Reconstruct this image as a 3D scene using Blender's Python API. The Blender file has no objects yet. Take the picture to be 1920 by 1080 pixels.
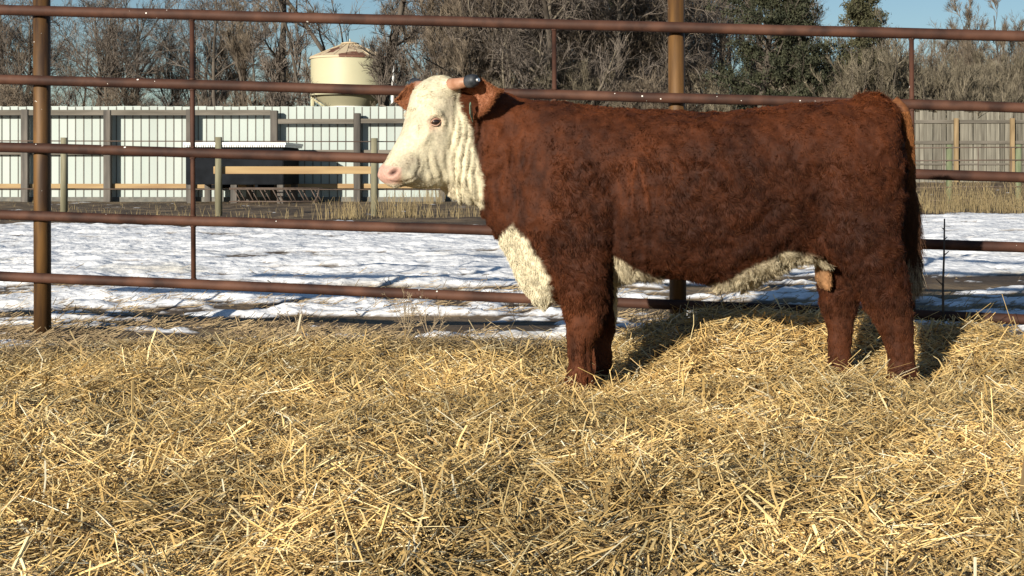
import bpy, bmesh, math, random
import numpy as np
from mathutils import Vector, Matrix
from mathutils.bvhtree import BVHTree

# ------------------------------------------------------------------ camera, sky, sun, exposure
scene = bpy.context.scene
COL = scene.collection
F = 2640.0            # focal length in photo pixels (1920 wide)
HC = 0.875            # camera height
PX0, PY0 = 1200.0, 330.0
cam_d = bpy.data.cameras.new('camera'); cam = bpy.data.objects.new('camera', cam_d); COL.objects.link(cam)
cam.location = (0, 0, HC); cam.rotation_euler = (math.radians(90), 0, 0)
cam_d.sensor_width = 36.0; cam_d.lens = F / 1920 * 36.0
cam_d.shift_x = -(PX0 - 960) / 1920; cam_d.shift_y = -(540 - PY0) / 1920
cam_d.clip_start = 0.05; cam_d.clip_end = 3000
scene.camera = cam

SUN_EL = math.radians(14.2)
SUN_DX = 0.46          # light goes this far right per metre away from the camera
d = Vector((SUN_DX, 1.0, 0)).normalized(); d = Vector((d.x * math.cos(SUN_EL), d.y * math.cos(SUN_EL), -math.sin(SUN_EL)))
sun_d = bpy.data.lights.new('sun', 'SUN'); sun = bpy.data.objects.new('sun', sun_d); COL.objects.link(sun)
sun.rotation_euler = d.to_track_quat('-Z', 'Y').to_euler(); sun.location = (-5, -8, 8)
sun_d.energy = 5.0; sun_d.angle = math.radians(0.5); sun_d.color = (1.0, 0.93, 0.80)
world = bpy.data.worlds.new('World'); scene.world = world; world.use_nodes = True
wn = world.node_tree.nodes; wl = world.node_tree.links
bgn = wn.get('Background') or wn.new('ShaderNodeBackground')
sky = wn.new('ShaderNodeTexSky'); sky.sky_type = 'NISHITA'; sky.sun_disc = False
sky.sun_elevation = SUN_EL; sky.sun_rotation = math.atan2(-d.x, -d.y)
sky.air_density = 1.0; sky.dust_density = 0.2; sky.ozone_density = 3.0
wl.new(sky.outputs[0], bgn.inputs[0]); bgn.inputs[1].default_value = 0.062
scene.view_settings.view_transform = 'Standard'; scene.view_settings.look = 'None'
scene.view_settings.exposure = 0.55; scene.view_settings.gamma = 1.0
scene.view_settings.use_curve_mapping = False
scene.render.engine = 'CYCLES'
scene.cycles.max_bounces = 6; scene.cycles.diffuse_bounces = 3; scene.cycles.glossy_bounces = 2
scene.cycles.transparent_max_bounces = 4

# ------------------------------------------------------------------ helpers
def P(px, py, Y):
    return Vector(((px - PX0) * Y / F, Y, HC - (py - PY0) * Y / F))

def _hash(ix, iy, iz, seed):
    n = (ix * 374761393 + iy * 668265263 + iz * 2147483647 + seed * 1274126177) & 0xffffffff
    n = ((n ^ (n >> 13)) * 1274126177) & 0xffffffff
    n = (n ^ (n >> 16)) & 0xffffffff
    return n.astype(np.float64) / 4294967295.0
def vnoise(p, seed=0):
    p = np.asarray(p, float); i = np.floor(p).astype(np.int64); f = p - i; f = f * f * (3 - 2 * f)
    r = 0
    for dx in (0, 1):
        for dy in (0, 1):
            for dz in (0, 1):
                w = (f[:, 0] if dx else 1 - f[:, 0]) * (f[:, 1] if dy else 1 - f[:, 1]) * (f[:, 2] if dz else 1 - f[:, 2])
                r = r + w * _hash(i[:, 0] + dx, i[:, 1] + dy, i[:, 2] + dz, seed)
    return r * 2 - 1
def fbm(p, octs=3, seed=0, gain=0.5):
    p = np.asarray(p, float); a = 1.0; s = 0; t = 0
    for o in range(octs):
        s = s + a * vnoise(p * (2.03 ** o) + 17.3 * o, seed + o); t += a; a *= gain
    return s / t
def sstep(a, b, x):
    t = np.clip((x - a) / (b - a), 0, 1); return t * t * (3 - 2 * t)

def np_mesh(name, V, Fc, cols=None, smooth=False, size=None):
    """Fc: (n,k) int array, k=3 or 4"""
    me = bpy.data.meshes.new(name)
    V = np.asarray(V, np.float32); Fc = np.asarray(Fc, np.int32); n, k = Fc.shape
    me.vertices.add(len(V)); me.vertices.foreach_set('co', V.ravel())
    me.loops.add(n * k); me.loops.foreach_set('vertex_index', Fc.ravel())
    me.polygons.add(n)
    me.polygons.foreach_set('loop_start', np.arange(0, n * k, k, dtype=np.int32))
    me.polygons.foreach_set('loop_total', np.full(n, k, np.int32))
    me.polygons.foreach_set('use_smooth', np.full(n, smooth, bool))
    me.update(calc_edges=True)
    if cols is not None:
        a = me.color_attributes.new('Col', 'FLOAT_COLOR', 'POINT')
        c = np.ones((len(V), 4), np.float32); c[:, :3] = cols; a.data.foreach_set('color', c.ravel())
    return me

def link(name, me, mats, parent=None, loc=None):
    o = bpy.data.objects.new(name, me); COL.objects.link(o)
    if me is not None and mats is not None:
        for m in (mats if isinstance(mats, (list, tuple)) else [mats]):
            me.materials.append(m)
    if parent: o.parent = parent
    if loc is not None: o.location = loc
    return o
def thing(name, label, cat, loc=(0, 0, 0), rz=0, group=None):
    o = bpy.data.objects.new(name, None); COL.objects.link(o); o.location = loc; o.rotation_euler = (0, 0, rz)
    o.empty_display_size = 0.2
    return tag(o, label, cat, group)
def tag(o, label=None, cat=None, group=None, kind=None):
    if label: o['label'] = label
    if cat: o['category'] = cat
    if group: o['group'] = group
    if kind: o['kind'] = kind
    return o

class MB:
    """collects quads/tris of simple shapes"""
    def __init__(s): s.v = []; s.f = []
    def box(s, x0, x1, y0, y1, z0, z1):
        b = len(s.v)
        s.v += [(x0, y0, z0), (x1, y0, z0), (x1, y1, z0), (x0, y1, z0), (x0, y0, z1), (x1, y0, z1), (x1, y1, z1), (x0, y1, z1)]
        s.f += [[b + i for i in q] for q in ((0, 3, 2, 1), (4, 5, 6, 7), (0, 1, 5, 4), (1, 2, 6, 5), (2, 3, 7, 6), (3, 0, 4, 7))]
        return s
    def tube(s, pts, rad, n=10, cap=True):
        pts = [Vector(p) for p in pts]; rad = rad if isinstance(rad, (list, tuple)) else [rad] * len(pts)
        b0 = len(s.v); prev = None
        for i, p in enumerate(pts):
            t = (pts[min(i + 1, len(pts) - 1)] - pts[max(i - 1, 0)]).normalized()
            if prev is None:
                up = Vector((0, 0, 1)) if abs(t.z) < .9 else Vector((1, 0, 0)); a = t.cross(up).normalized()
            else: a = (prev - t * prev.dot(t)).normalized()
            prev = a; c = t.cross(a)
            for k in range(n):
                an = 2 * math.pi * k / n
                s.v.append(tuple(p + (a * math.cos(an) + c * math.sin(an)) * rad[i]))
        for i in range(len(pts) - 1):
            for k in range(n):
                k2 = (k + 1) % n
                s.f.append([b0 + i * n + k, b0 + i * n + k2, b0 + (i + 1) * n + k2, b0 + (i + 1) * n + k])
        if cap:
            s.f.append([b0 + k for k in range(n)][::-1]); s.f.append([b0 + (len(pts) - 1) * n + k for k in range(n)])
        return s
    def lathe(s, prof, n=24, c=(0, 0, 0)):
        b0 = len(s.v)
        for r, z in prof:
            for k in range(n):
                an = 2 * math.pi * k / n; s.v.append((c[0] + r * math.cos(an), c[1] + r * math.sin(an), c[2] + z))
        for i in range(len(prof) - 1):
            for k in range(n):
                k2 = (k + 1) % n
                s.f.append([b0 + i * n + k, b0 + i * n + k2, b0 + (i + 1) * n + k2, b0 + (i + 1) * n + k])
        return s
    def mesh(s, name, smooth=False, bevel=0):
        me = bpy.data.meshes.new(name); me.from_pydata(s.v, [], s.f)
        bm = bmesh.new(); bm.from_mesh(me); bmesh.ops.recalc_face_normals(bm, faces=bm.faces)
        if bevel: bmesh.ops.bevel(bm, geom=bm.edges[:], offset=bevel, segments=2, affect='EDGES')
        for f in bm.faces: f.smooth = smooth and len(f.verts) <= 4
        bm.to_mesh(me); bm.free(); return me

# ------------------------------------------------------------------ materials
def mat(name, rough=0.8, spec=0.3, metal=0.0):
    m = bpy.data.materials.new(name); m.use_nodes = True
    b = m.node_tree.nodes['Principled BSDF']; b.inputs['Roughness'].default_value = rough
    b.inputs['Specular IOR Level'].default_value = spec; b.inputs['Metallic'].default_value = metal
    return m, m.node_tree.nodes, m.node_tree.links, b
def noise_mat(name, c1, c2, scale=8.0, rough=0.8, bump=0.3, stretch=(1, 1, 1), detail=6, c3=None, metal=0.0, spec=0.3, scale3=2.0, t3=(.55, .7), bump_dist=0.01, obj_rand=0.0, lo=.35, hi=.65):
    m, n, l, b = mat(name, rough, spec, metal)
    tc = n.new('ShaderNodeTexCoord'); mp = n.new('ShaderNodeMapping'); mp.inputs['Scale'].default_value = stretch
    l.new(tc.outputs['Object'], mp.inputs[0])
    vec = mp.outputs[0]
    if obj_rand:
        oi = n.new('ShaderNodeObjectInfo'); ad = n.new('ShaderNodeVectorMath'); ad.operation = 'ADD'
        ml = n.new('ShaderNodeMath'); ml.operation = 'MULTIPLY'; ml.inputs[1].default_value = 57.0
        l.new(oi.outputs['Random'], ml.inputs[0]); l.new(ml.outputs[0], ad.inputs[1]); l.new(vec, ad.inputs[0]); vec = ad.outputs[0]
    no = n.new('ShaderNodeTexNoise'); no.inputs['Scale'].default_value = scale; no.inputs['Detail'].default_value = detail
    l.new(vec, no.inputs['Vector'])
    cr = n.new('ShaderNodeValToRGB'); cr.color_ramp.elements[0].position = lo; cr.color_ramp.elements[1].position = hi
    cr.color_ramp.elements[0].color = (*c1, 1); cr.color_ramp.elements[1].color = (*c2, 1)
    l.new(no.outputs['Fac'], cr.inputs[0]); out = cr.outputs[0]
    if c3:
        n2 = n.new('ShaderNodeTexNoise'); n2.inputs['Scale'].default_value = scale3; n2.inputs['Detail'].default_value = 5
        l.new(vec, n2.inputs['Vector']); r2 = n.new('ShaderNodeMapRange'); r2.inputs['From Min'].default_value = t3[0]; r2.inputs['From Max'].default_value = t3[1]
        l.new(n2.outputs['Fac'], r2.inputs[0]); mx = n.new('ShaderNodeMix'); mx.data_type = 'RGBA'; mx.inputs['B'].default_value = (*c3, 1)
        l.new(r2.outputs[0], mx.inputs['Factor']); l.new(out, mx.inputs['A']); out = mx.outputs['Result']
    if obj_rand:
        hs = n.new('ShaderNodeHueSaturation'); mr = n.new('ShaderNodeMapRange'); mr.inputs['To Min'].default_value = 1 - obj_rand; mr.inputs['To Max'].default_value = 1 + obj_rand
        l.new(oi.outputs['Random'], mr.inputs[0]); l.new(mr.outputs[0], hs.inputs['Value']); l.new(out, hs.inputs['Color']); out = hs.outputs[0]
    l.new(out, b.inputs['Base Color'])
    if bump:
        bp = n.new('ShaderNodeBump'); bp.inputs['Strength'].default_value = bump; bp.inputs['Distance'].default_value = bump_dist
        l.new(no.outputs['Fac'], bp.inputs['Height']); l.new(bp.outputs[0], b.inputs['Normal'])
    return m
def vcol_mat(name, rough=0.85, spec=0.2, mul=1.0, noise=0.0, scale=60, bump=0, transl=0.0, bump_dist=.01):
    m, n, l, b = mat(name, rough, spec)
    at = n.new('ShaderNodeAttribute'); at.attribute_name = 'Col'; out = at.outputs['Color']
    if noise:
        no = n.new('ShaderNodeTexNoise'); no.inputs['Scale'].default_value = scale; no.inputs['Detail'].default_value = 5
        tc = n.new('ShaderNodeTexCoord'); l.new(tc.outputs['Object'], no.inputs['Vector'])
        hs = n.new('ShaderNodeHueSaturation'); mr = n.new('ShaderNodeMapRange'); mr.inputs['From Min'].default_value = .3; mr.inputs['From Max'].default_value = .7
        mr.inputs['To Min'].default_value = 1 - noise; mr.inputs['To Max'].default_value = 1 + noise
        l.new(no.outputs['Fac'], mr.inputs[0]); l.new(mr.outputs[0], hs.inputs['Value']); l.new(out, hs.inputs['Color']); out = hs.outputs[0]
        if bump:
            bp = n.new('ShaderNodeBump'); bp.inputs['Strength'].default_value = bump; bp.inputs['Distance'].default_value = bump_dist
            l.new(no.outputs['Fac'], bp.inputs['Height']); l.new(bp.outputs[0], b.inputs['Normal'])
    l.new(out, b.inputs['Base Color'])
    if transl:
        tr = n.new('ShaderNodeBsdfTranslucent'); l.new(out, tr.inputs[0]); ms = n.new('ShaderNodeMixShader'); ms.inputs[0].default_value = transl
        l.new(b.outputs[0], ms.inputs[1]); l.new(tr.outputs[0], ms.inputs[2]); l.new(ms.outputs[0], n['Material Output'].inputs[0])
    return m

M_pipe = noise_mat('rusty_pipe', (.030, .013, .009), (.078, .033, .020), 6, .68, .3, (1, 1, 1), c3=(.115, .052, .032), scale3=3.0, t3=(.5, .75), spec=.25, bump_dist=.003)
# pale flecks of dried mud and droppings on the pipe
def add_flecks(m, col=(.75, .72, .66), scale=16, thr=.045, stretch=(1, 1, 1)):
    n, l = m.node_tree.nodes, m.node_tree.links; b = n['Principled BSDF']
    src = b.inputs['Base Color'].links[0].from_socket
    tc = n.new('ShaderNodeTexCoord'); vo = n.new('ShaderNodeTexVoronoi'); vo.inputs['Scale'].default_value = scale
    mp = n.new('ShaderNodeMapping'); mp.inputs['Scale'].default_value = stretch
    l.new(tc.outputs['Object'], mp.inputs[0]); l.new(mp.outputs[0], vo.inputs['Vector'])
    no = n.new('ShaderNodeTexNoise'); no.inputs['Scale'].default_value = 1.7; l.new(tc.outputs['Object'], no.inputs['Vector'])
    th = n.new('ShaderNodeMapRange'); th.inputs['From Min'].default_value = .45; th.inputs['From Max'].default_value = .65; th.inputs['To Max'].default_value = thr * 2.2
    l.new(no.outputs['Fac'], th.inputs[0])
    lt = n.new('ShaderNodeMath'); lt.operation = 'LESS_THAN'; l.new(vo.outputs['Distance'], lt.inputs[0]); l.new(th.outputs[0], lt.inputs[1])
    mx = n.new('ShaderNodeMix'); mx.data_type = 'RGBA'; mx.inputs['B'].default_value = (*col, 1)
    l.new(lt.outputs[0], mx.inputs['Factor']); l.new(src, mx.inputs['A']); l.new(mx.outputs['Result'], b.inputs['Base Color'])
add_flecks(M_pipe)
M_post = noise_mat('ochre_rust_post', (.035, .017, .008), (.135, .066, .018), 8, .6, .3, (2.5, 2.5, .3), c3=(.22, .14, .06), scale3=5, t3=(.6, .75), spec=.35, bump_dist=.003)
add_flecks(M_post, scale=22, thr=.05)
M_whitemetal = noise_mat('white_sheet_metal', (.32, .37, .345), (.37, .41, .385), 1.2, .5, .04, (1, 1, .25), c3=(.26, .30, .28), scale3=.6, t3=(.5, .8), obj_rand=.05)
M_seam = noise_mat('dark_seam', (.10, .10, .09), (.16, .15, .13), 6, .8, 0)
M_greywood = noise_mat('grey_weathered_wood', (.06, .055, .05), (.13, .115, .10), 5, .9, .5, (1, 1, .15), c3=(.09, .08, .07), scale3=3, t3=(.6, .8), obj_rand=.2)
M_greyrail = noise_mat('grey_wood_rail', (.09, .08, .065), (.17, .15, .125), 5, .9, .5, (.12, 1, 1), c3=(.10, .085, .07), scale3=3, t3=(.6, .8))
M_tanwood = noise_mat('tan_wood', (.27, .17, .085), (.37, .26, .13), 4, .85, .3, (.15, 1, 1.5), c3=(.25, .16, .09), scale3=2, t3=(.6, .8))
M_tanpost = noise_mat('tan_post_wood', (.18, .125, .065), (.28, .20, .11), 6, .85, .3, (1.5, 1.5, .2), c3=(.2, .15, .09), scale3=2, t3=(.6, .8))
M_greenpost = noise_mat('treated_post_wood', (.10, .12, .065), (.17, .19, .115), 6, .85, .4, (1.5, 1.5, .2), c3=(.2, .18, .11), scale3=3, t3=(.5, .75))
M_roundpost = noise_mat('round_post_wood', (.15, .14, .09), (.25, .23, .155), 7, .85, .4, (1.5, 1.5, .2), c3=(.18, .17, .11), scale3=3, t3=(.5, .75))
M_board = noise_mat('weathered_board', (.11, .10, .08), (.20, .185, .15), 4, .9, .5, (2.5, 2.5, .18), c3=(.075, .065, .05), scale3=2.2, t3=(.55, .8), obj_rand=.22)
M_panelpipe = noise_mat('dark_panel_pipe', (.07, .05, .04), (.12, .085, .065), 6, .6, .1)
M_silo = noise_mat('cream_silo_paint', (.44, .41, .27), (.48, .45, .30), .7, .5, .03, (1, 1, 1), c3=(.58, .50, .32), scale3=.5, t3=(.55, .9))
M_siloroof = noise_mat('rust_and_cream_roof', (.50, .40, .27), (.54, .44, .30), 1.2, .7, .1, (1, 1, 1), c3=(.15, .07, .045), scale3=1.1, t3=(.55, .58))
M_darkmetal = noise_mat('dark_feeder_metal', (.006, .007, .009), (.012, .014, .018), 2, .8, .05, spec=.1)
M_whitepaint = noise_mat('white_roof_sheet', (.70, .70, .68), (.80, .80, .78), 3, .4, .02)
M_bark = noise_mat('grey_bark', (.045, .036, .028), (.12, .10, .08), 3, .95, .5, (1, 1, .2), bump_dist=.03)
M_barkpale = noise_mat('pale_bark', (.10, .082, .062), (.20, .17, .13), 3, .95, .5, (1, 1, .2), bump_dist=.03)
M_leather = None

# ------------------------------------------------------------------ ground
def terrain(x, y):
    z = 0.62 * sstep(42, 54, y) * sstep(1.5, 7.0, x)
    return z
def snow_fields(x, y):
    p = np.stack([x * .55, y * 1.0, 0 * x], 1)
    w = fbm(np.stack([x * .7, y * .35, 0 * x + 3], 1), 2, 5) * .8
    big = fbm(np.stack([x * .8 + w, y * 1.15, 0 * x], 1), 4, 11, .55)
    streak = fbm(np.stack([x * 2.2, y * 3.2, 0 * x], 1), 4, 23, .6)
    fine = fbm(np.stack([x * 7, y * 9, 0 * x], 1), 3, 31, .6)
    dirt = .018 * fbm(np.stack([x * 3, y * 4, 0 * x + 9], 1), 3, 41) + .03 * big
    clod = fbm(np.stack([x * 3.6 + w, y * 4.6, 0 * x], 1), 4, 29, .65)
    ruts = fbm(np.stack([x * .55, y * 4.5, 0 * x], 1), 3, 37, .55)
    t = .02 + .45 * big + .36 * streak + .95 * clod + 1.25 * ruts + .15 * fine
    t = t + .06 + .06 * sstep(10, 13, y)
    # edge of the snow field: further away on the right
    edge = 25.0 + 7.0 * sstep(2, 8, x) + 1.5 * fbm(np.stack([x * .35, y * .2, 0 * x], 1), 3, 7)
    t = t - 1.2 * sstep(edge - 1.0, edge + 2.5, y) + .25 * sstep(9.5, 14, y) * (1 - sstep(edge - 3, edge, y)) - .30*(1-sstep(8.0, 10.5, y))
    return dirt, t
def build_ground():
    ny, nx = 620, 620
    yy = 2.0 * (900 / 2.0) ** (np.linspace(0, 1, 150))
    ynear = np.concatenate([np.linspace(1.5, 7.3, 20)[:-1], 7.3 * (60 / 7.3) ** np.linspace(0, 1, 640), 60 * (1500 / 60) ** np.linspace(0, 1, 24)[1:]])
    tx = np.linspace(-.58, .40, 640)
    Yg, Tg = np.meshgrid(ynear, tx, indexing='ij')
    Xg = Tg * (Yg + 1.5) * np.where(Yg > 60, 1 + (Yg - 60) / 200, 1)
    x = Xg.ravel(); y = Yg.ravel()
    dirt, t = snow_fields(x, y)
    thick = .050 * np.clip(t, 0, 1) ** .7 * (1 + .5 * fbm(np.stack([x * 5, y * 7, 0 * x], 1), 2, 77))
    nearfade = sstep(7.0, 7.9, y)
    z = terrain(x, y) + (dirt + thick) * nearfade - .06 * (1 - sstep(9, 12, y)) - .06 * (1 - nearfade)
    z = np.where(y > 60, terrain(x, y), z)
    snow = sstep(-.03, .07, t) * nearfade
    c1 = np.array([.085, .06, .04]); c2 = np.array([.22, .155, .09])
    g = sstep(-.3, .5, fbm(np.stack([x * 2.5, y * 1.6, 0 * x], 1), 4, 51))[:, None]
    dc = c1 * (1 - g) + c2 * g
    # manure-stained, yellowed snow nearer the fence
    st = sstep(.1, .6, fbm(np.stack([x * .9, y * 1.4, 0 * x + 5], 1), 3, 61)) * (1 - sstep(13, 17, y)) * .6
    sc = np.array([.86, .86, .87]) * (1 - st[:, None]) + np.array([.74, .66, .50]) * st[:, None]
    gr = sstep(.10, .45, -fbm(np.stack([x * .9, y * 5.5, 0 * x + 7], 1), 4, 63, .6) + .35 * fbm(np.stack([x * 4, y * 6, 0 * x], 1), 3, 64)) * sstep(.55, .05, t) * .75
    sc = sc * (1 - gr[:, None]) + np.array([.36, .30, .235]) * gr[:, None]
    c = dc * (1 - snow[:, None]) + sc * snow[:, None]
    V = np.stack([x, y, z], 1)
    ny, nx = Yg.shape
    idx = np.arange(ny * nx).reshape(ny, nx)
    Q = np.stack([idx[:-1, :-1].ravel(), idx[:-1, 1:].ravel(), idx[1:, 1:].ravel(), idx[1:, :-1].ravel()], 1)
    me = np_mesh('ground', V, Q, c, smooth=True)
    m = vcol_mat('snow_and_dirt', .8, .25, noise=.14, scale=14, bump=.6, bump_dist=.03)
    o = link('ground', me, m); tag(o, kind='structure')
build_ground()

# ------------------------------------------------------------------ straw
def straw_h(x, y):
    """top surface of the straw bedding"""
    p = np.stack([x, y, 0 * x], 1)
    h = -.045 + .040 * fbm(p * 2.6, 3, 101) + .035 * fbm(p * .9, 2, 104) + .016 * fbm(p * 8.0, 2, 106)
    # windrow by the fence, higher behind the bull
    yc = 7.35 + .10 * x * -.3
    ridge = np.exp(-((y - yc) / .42) ** 2)
    h = h + ridge * (.075 + .125 * sstep(-.25, .35, x) * (1 - .65 * sstep(1.0, 1.45, x)) - .10 * sstep(1.75, 2.1, x))
    # mound to the right of the hind feet
    h = h + .07 * np.exp(-((x - 1.72) / .33) ** 2 - ((y - 6.75) / .5) ** 2)
    h = h - .05 * sstep(1.9, 2.3, x) * sstep(6.6, 7.2, y)
    h = h + .06 * np.exp(-((x - .45) / .35) ** 2 - ((y - 6.75) / .35) ** 2)
    h = h - .04 * np.exp(-((x - 1.32) / .14) ** 2 - ((y - 6.45) / .22) ** 2)
    h = h + .03 * np.exp(-((x + 1.9) / .7) ** 2 - ((y - 6.3) / .6) ** 2)
    # the foreground edge of the bedding lies a little lower
    h = h - .05 * sstep(0, 1, (5.0 - y) / 2.5)
    # falls away past the fence line
    e = 7.72 + .18 * fbm(np.stack([x * 1.3, 0 * x, 0 * x], 1), 3, 108) - .25 * (1 - sstep(-1.2, .2, x))
    return h - .16 * sstep(e - .25, e + .15, y) , e
def build_straw():
    rng = np.random.default_rng(7)
    # matted under-layer
    gx = np.linspace(-5.0, 3.4, 420); gy = np.linspace(1.6, 8.3, 330)
    Yg, Xg = np.meshgrid(gy, gx, indexing='ij'); x = Xg.ravel(); y = Yg.ravel()
    h, e = straw_h(x, y); h = h - .018
    V0 = np.stack([x, y, h], 1)
    ny, nx = Yg.shape; idx = np.arange(ny * nx).reshape(ny, nx)
    Q0 = np.stack([idx[:-1, :-1].ravel(), idx[:-1, 1:].ravel(), idx[1:, 1:].ravel(), idx[1:, :-1].ravel()], 1)
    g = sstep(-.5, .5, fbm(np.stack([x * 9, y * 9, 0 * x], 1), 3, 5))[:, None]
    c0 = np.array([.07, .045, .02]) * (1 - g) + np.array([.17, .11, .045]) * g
    # straws
    N = 225000
    u = rng.random(N)
    y = 2.3 + (8.25 - 2.3) * rng.random(N) ** .82
    x = (rng.random(N) * 1.02 - .51) * (y + .9) * 1.0 - .12 * y - .05
    h, e = straw_h(x, y)
    # thin out past the edge
    keep = rng.random(N) < np.clip(1 - (y - e) / .55, 0.10, 1) ** 1.5
    keep &= (x > -5) & (x < 3.4)
    x, y, h, e = x[keep], y[keep], h[keep], e[keep]; N = len(x)
    # clumps share a lie
    cl = fbm(np.stack([x * 3.0, y * 3.0, 0 * x], 1), 2, 201) * math.pi * 2.2
    az = cl + rng.normal(0, .6, N)
    pit = rng.normal(0, .30, N) + (rng.random(N) < .02) * rng.uniform(.2, .6, N)
    L = np.clip(rng.gamma(2.0, .034, N) + .02, .02, .27); L = np.where(rng.random(N) < .38, rng.uniform(.008, .035, N), L)
    wdt = rng.uniform(.0013, .0032, N) * (1 + (rng.random(N) < .10) * 1.0)
    z = h + rng.uniform(-.028, .018, N) + np.abs(np.sin(pit)) * L * .4
    D = np.stack([np.cos(az) * np.cos(pit), np.sin(az) * np.cos(pit), np.sin(pit)], 1)
    S = np.stack([-np.sin(az), np.cos(az), 0 * az], 1); U = np.cross(D, S)
    C = np.stack([x, y, z], 1)
    bend = rng.normal(0, .06, N)[:, None] * L[:, None]
    roll = rng.uniform(0, 2 * math.pi, N)
    rings = []
    for tpos, wb in ((-.5, 0), (0., 1), (.5, 0)):
        base = C + D * (L * tpos)[:, None] + (U * .6 + S * .8) * bend * wb
        for k in range(3):
            a = roll + k * 2.0944
            rings.append(base + (S * np.cos(a)[:, None] + U * np.sin(a)[:, None] * .45) * wdt[:, None])
    V = np.stack(rings, 1).reshape(-1, 3)
    b = (np.arange(N) * 9)[:, None]
    fl = []
    for r in (0, 3):
        for k in range(3):
            k2 = (k + 1) % 3
            fl.append(b + np.array([r + k, r + k2, r + 3 + k2, r + 3 + k]))
    Q = np.concatenate(fl, 0)
    pal = np.array([[.74, .505, .20], [.84, .61, .27], [.62, .405, .145], [.90, .72, .38], [.44, .285, .115], [.90, .80, .56], [.28, .19, .09]])
    ci = rng.choice(len(pal), N, p=[.27, .24, .18, .12, .10, .04, .05])
    c = pal[ci] * rng.uniform(.8, 1.15, N)[:, None]
    patch = sstep(-.6, .6, fbm(np.stack([x * 2.4, y * 2.4, 0 * x + 2], 1), 3, 301))[:, None]
    c = c * (.64 + .50 * patch)
    # old trampled, greyer bedding along the back edge on the left
    old = (sstep(-.55, .0, y - e + .12) * (1 - sstep(-.6, .6, x)))[:, None]
    c = c * (1 - old * .6) + np.array([.20, .165, .12]) * old * .6
    # a thin scatter of old grey straw over the ground past the edge
    c = np.repeat(c, 9, axis=0)
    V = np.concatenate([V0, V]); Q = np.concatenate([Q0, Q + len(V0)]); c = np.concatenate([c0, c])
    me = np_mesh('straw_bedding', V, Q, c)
    o = link('straw_bedding', me, vcol_mat('straw', .55, .35)); tag(o, 'loose golden straw bedding spread deep under and around the bull', 'straw', kind='stuff')
build_straw()
def build_litter():
    rng = np.random.default_rng(17); N = 17000
    y = 7.5 + rng.gamma(1.6, .75, N); x = rng.uniform(-.62, .42, N) * (y + .5)
    m = (fbm(np.stack([x * 1.1, y * 2.0, 0 * x], 1), 3, 401) > -.12) & (y < 13); x, y = x[m], y[m]; N = len(x)
    dirt, t = snow_fields(x, y)
    z = (dirt + .050 * np.clip(t, 0, 1) ** .7) * sstep(7.0, 7.9, y) - .06 * (1 - sstep(9, 12, y)) + .012
    az = rng.normal(0, .9, N); L = rng.uniform(.02, .12, N); pit = rng.normal(.1, .3, N)
    D = np.stack([np.cos(az) * np.cos(pit), np.sin(az) * np.cos(pit), np.abs(np.sin(pit))], 1) * L[:, None]
    a = np.stack([x, y, z], 1); r = rng.uniform(.0012, .003, N)
    tag(link('straw_litter', seg_mesh('straw_litter', [((a, a + D, r, r), 3)], []), noise_mat('old_straw', (.20, .14, .08), (.42, .31, .17), 3, .9, 0)), 'thin scatter of old brown straw on the snow along the fence', 'straw', kind='stuff')

# ------------------------------------------------------------------ pipe fence
M_weld = noise_mat('weld_rust', (.03, .014, .010), (.10, .045, .028), 60, .8, .6)
def fence_Y(px): return 7.83 - (px - 1200) * .000208
def build_pipe_fence():
    root = thing('pipe_fence', 'rust brown five rail steel pipe fence running behind the bull', 'fence', tuple(P(1270, 640, fence_Y(1270))))
    R0 = Vector(root.location)
    rails = [(31, 68.5), (162, 202), (290, 332.5), (418, 464), (538, 599)]
    def rp(i, px):
        y0, y1 = rails[i]; Yl, Yr = fence_Y(480), fence_Y(1920)
        a = P(480, y0, Yl); b = P(1920, y1, Yr)
        # position along the rail where it crosses this column
        X = lambda t: a.lerp(b, t)
        t = (px - 480) / 1440
        for _ in range(6):
            q = X(t); cur = PX0 + q.x * F / q.y; t += (px - cur) / 1440
        return X(t)
    for i in range(5):
        mb = MB(); r = .0285 if i else .0300
        pts = [rp(i, px) - R0 for px in np.linspace(-420, 2450, 24)]
        rg = random.Random(i)
        pts = [p + Vector((0, 0, rg.uniform(-.0015, .0015))) for p in pts]
        mb.tube(pts, r, 16)
        link('rail', mb.mesh('rail', True), M_pipe, root)
    def post(px_top, px_bot, ybot, name='post', r=.0475, off=.078):
        top = P(px_top, -60, fence_Y(px_top) + off); bot = P(px_bot, ybot, fence_Y(px_bot) + off)
        bot.z = -.25
        mb = MB().tube([bot - R0, bot.lerp(top, .5) - R0, top - R0], r, 20)
        # weld collars where the rails are welded on
        o = link(name, mb.mesh(name, True), M_post, root)
    post(1267, 1272, 640)
    post(78, 80, 640); post(2330, 2336, 640)
    for px in (1039, 1709, 360, -140):
        a = rp(0, px) - R0; b = rp(4, px + 3) - R0
        mb = MB().tube([a - Vector((0, 0, .027)), b + Vector((0, 0, .027))], .0135, 10)
        link('spacer_bar', mb.mesh('spacer_bar', True), M_pipe, root)
        for i in range(5):
            c_ = rp(i, px + i * .75) - R0
            for sg in (-1, 1):
                if (i == 0 and sg > 0) or (i == 4 and sg < 0): continue
                zc = c_ + Vector((0, 0, sg * .031)); link('weld_bead', MB().tube([zc - Vector((0, 0, .004)), zc, zc + Vector((0, 0, .004))], [.0145, .0185, .0145], 10).mesh('weld_bead', True), M_weld, root)
build_pipe_fence()

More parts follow.
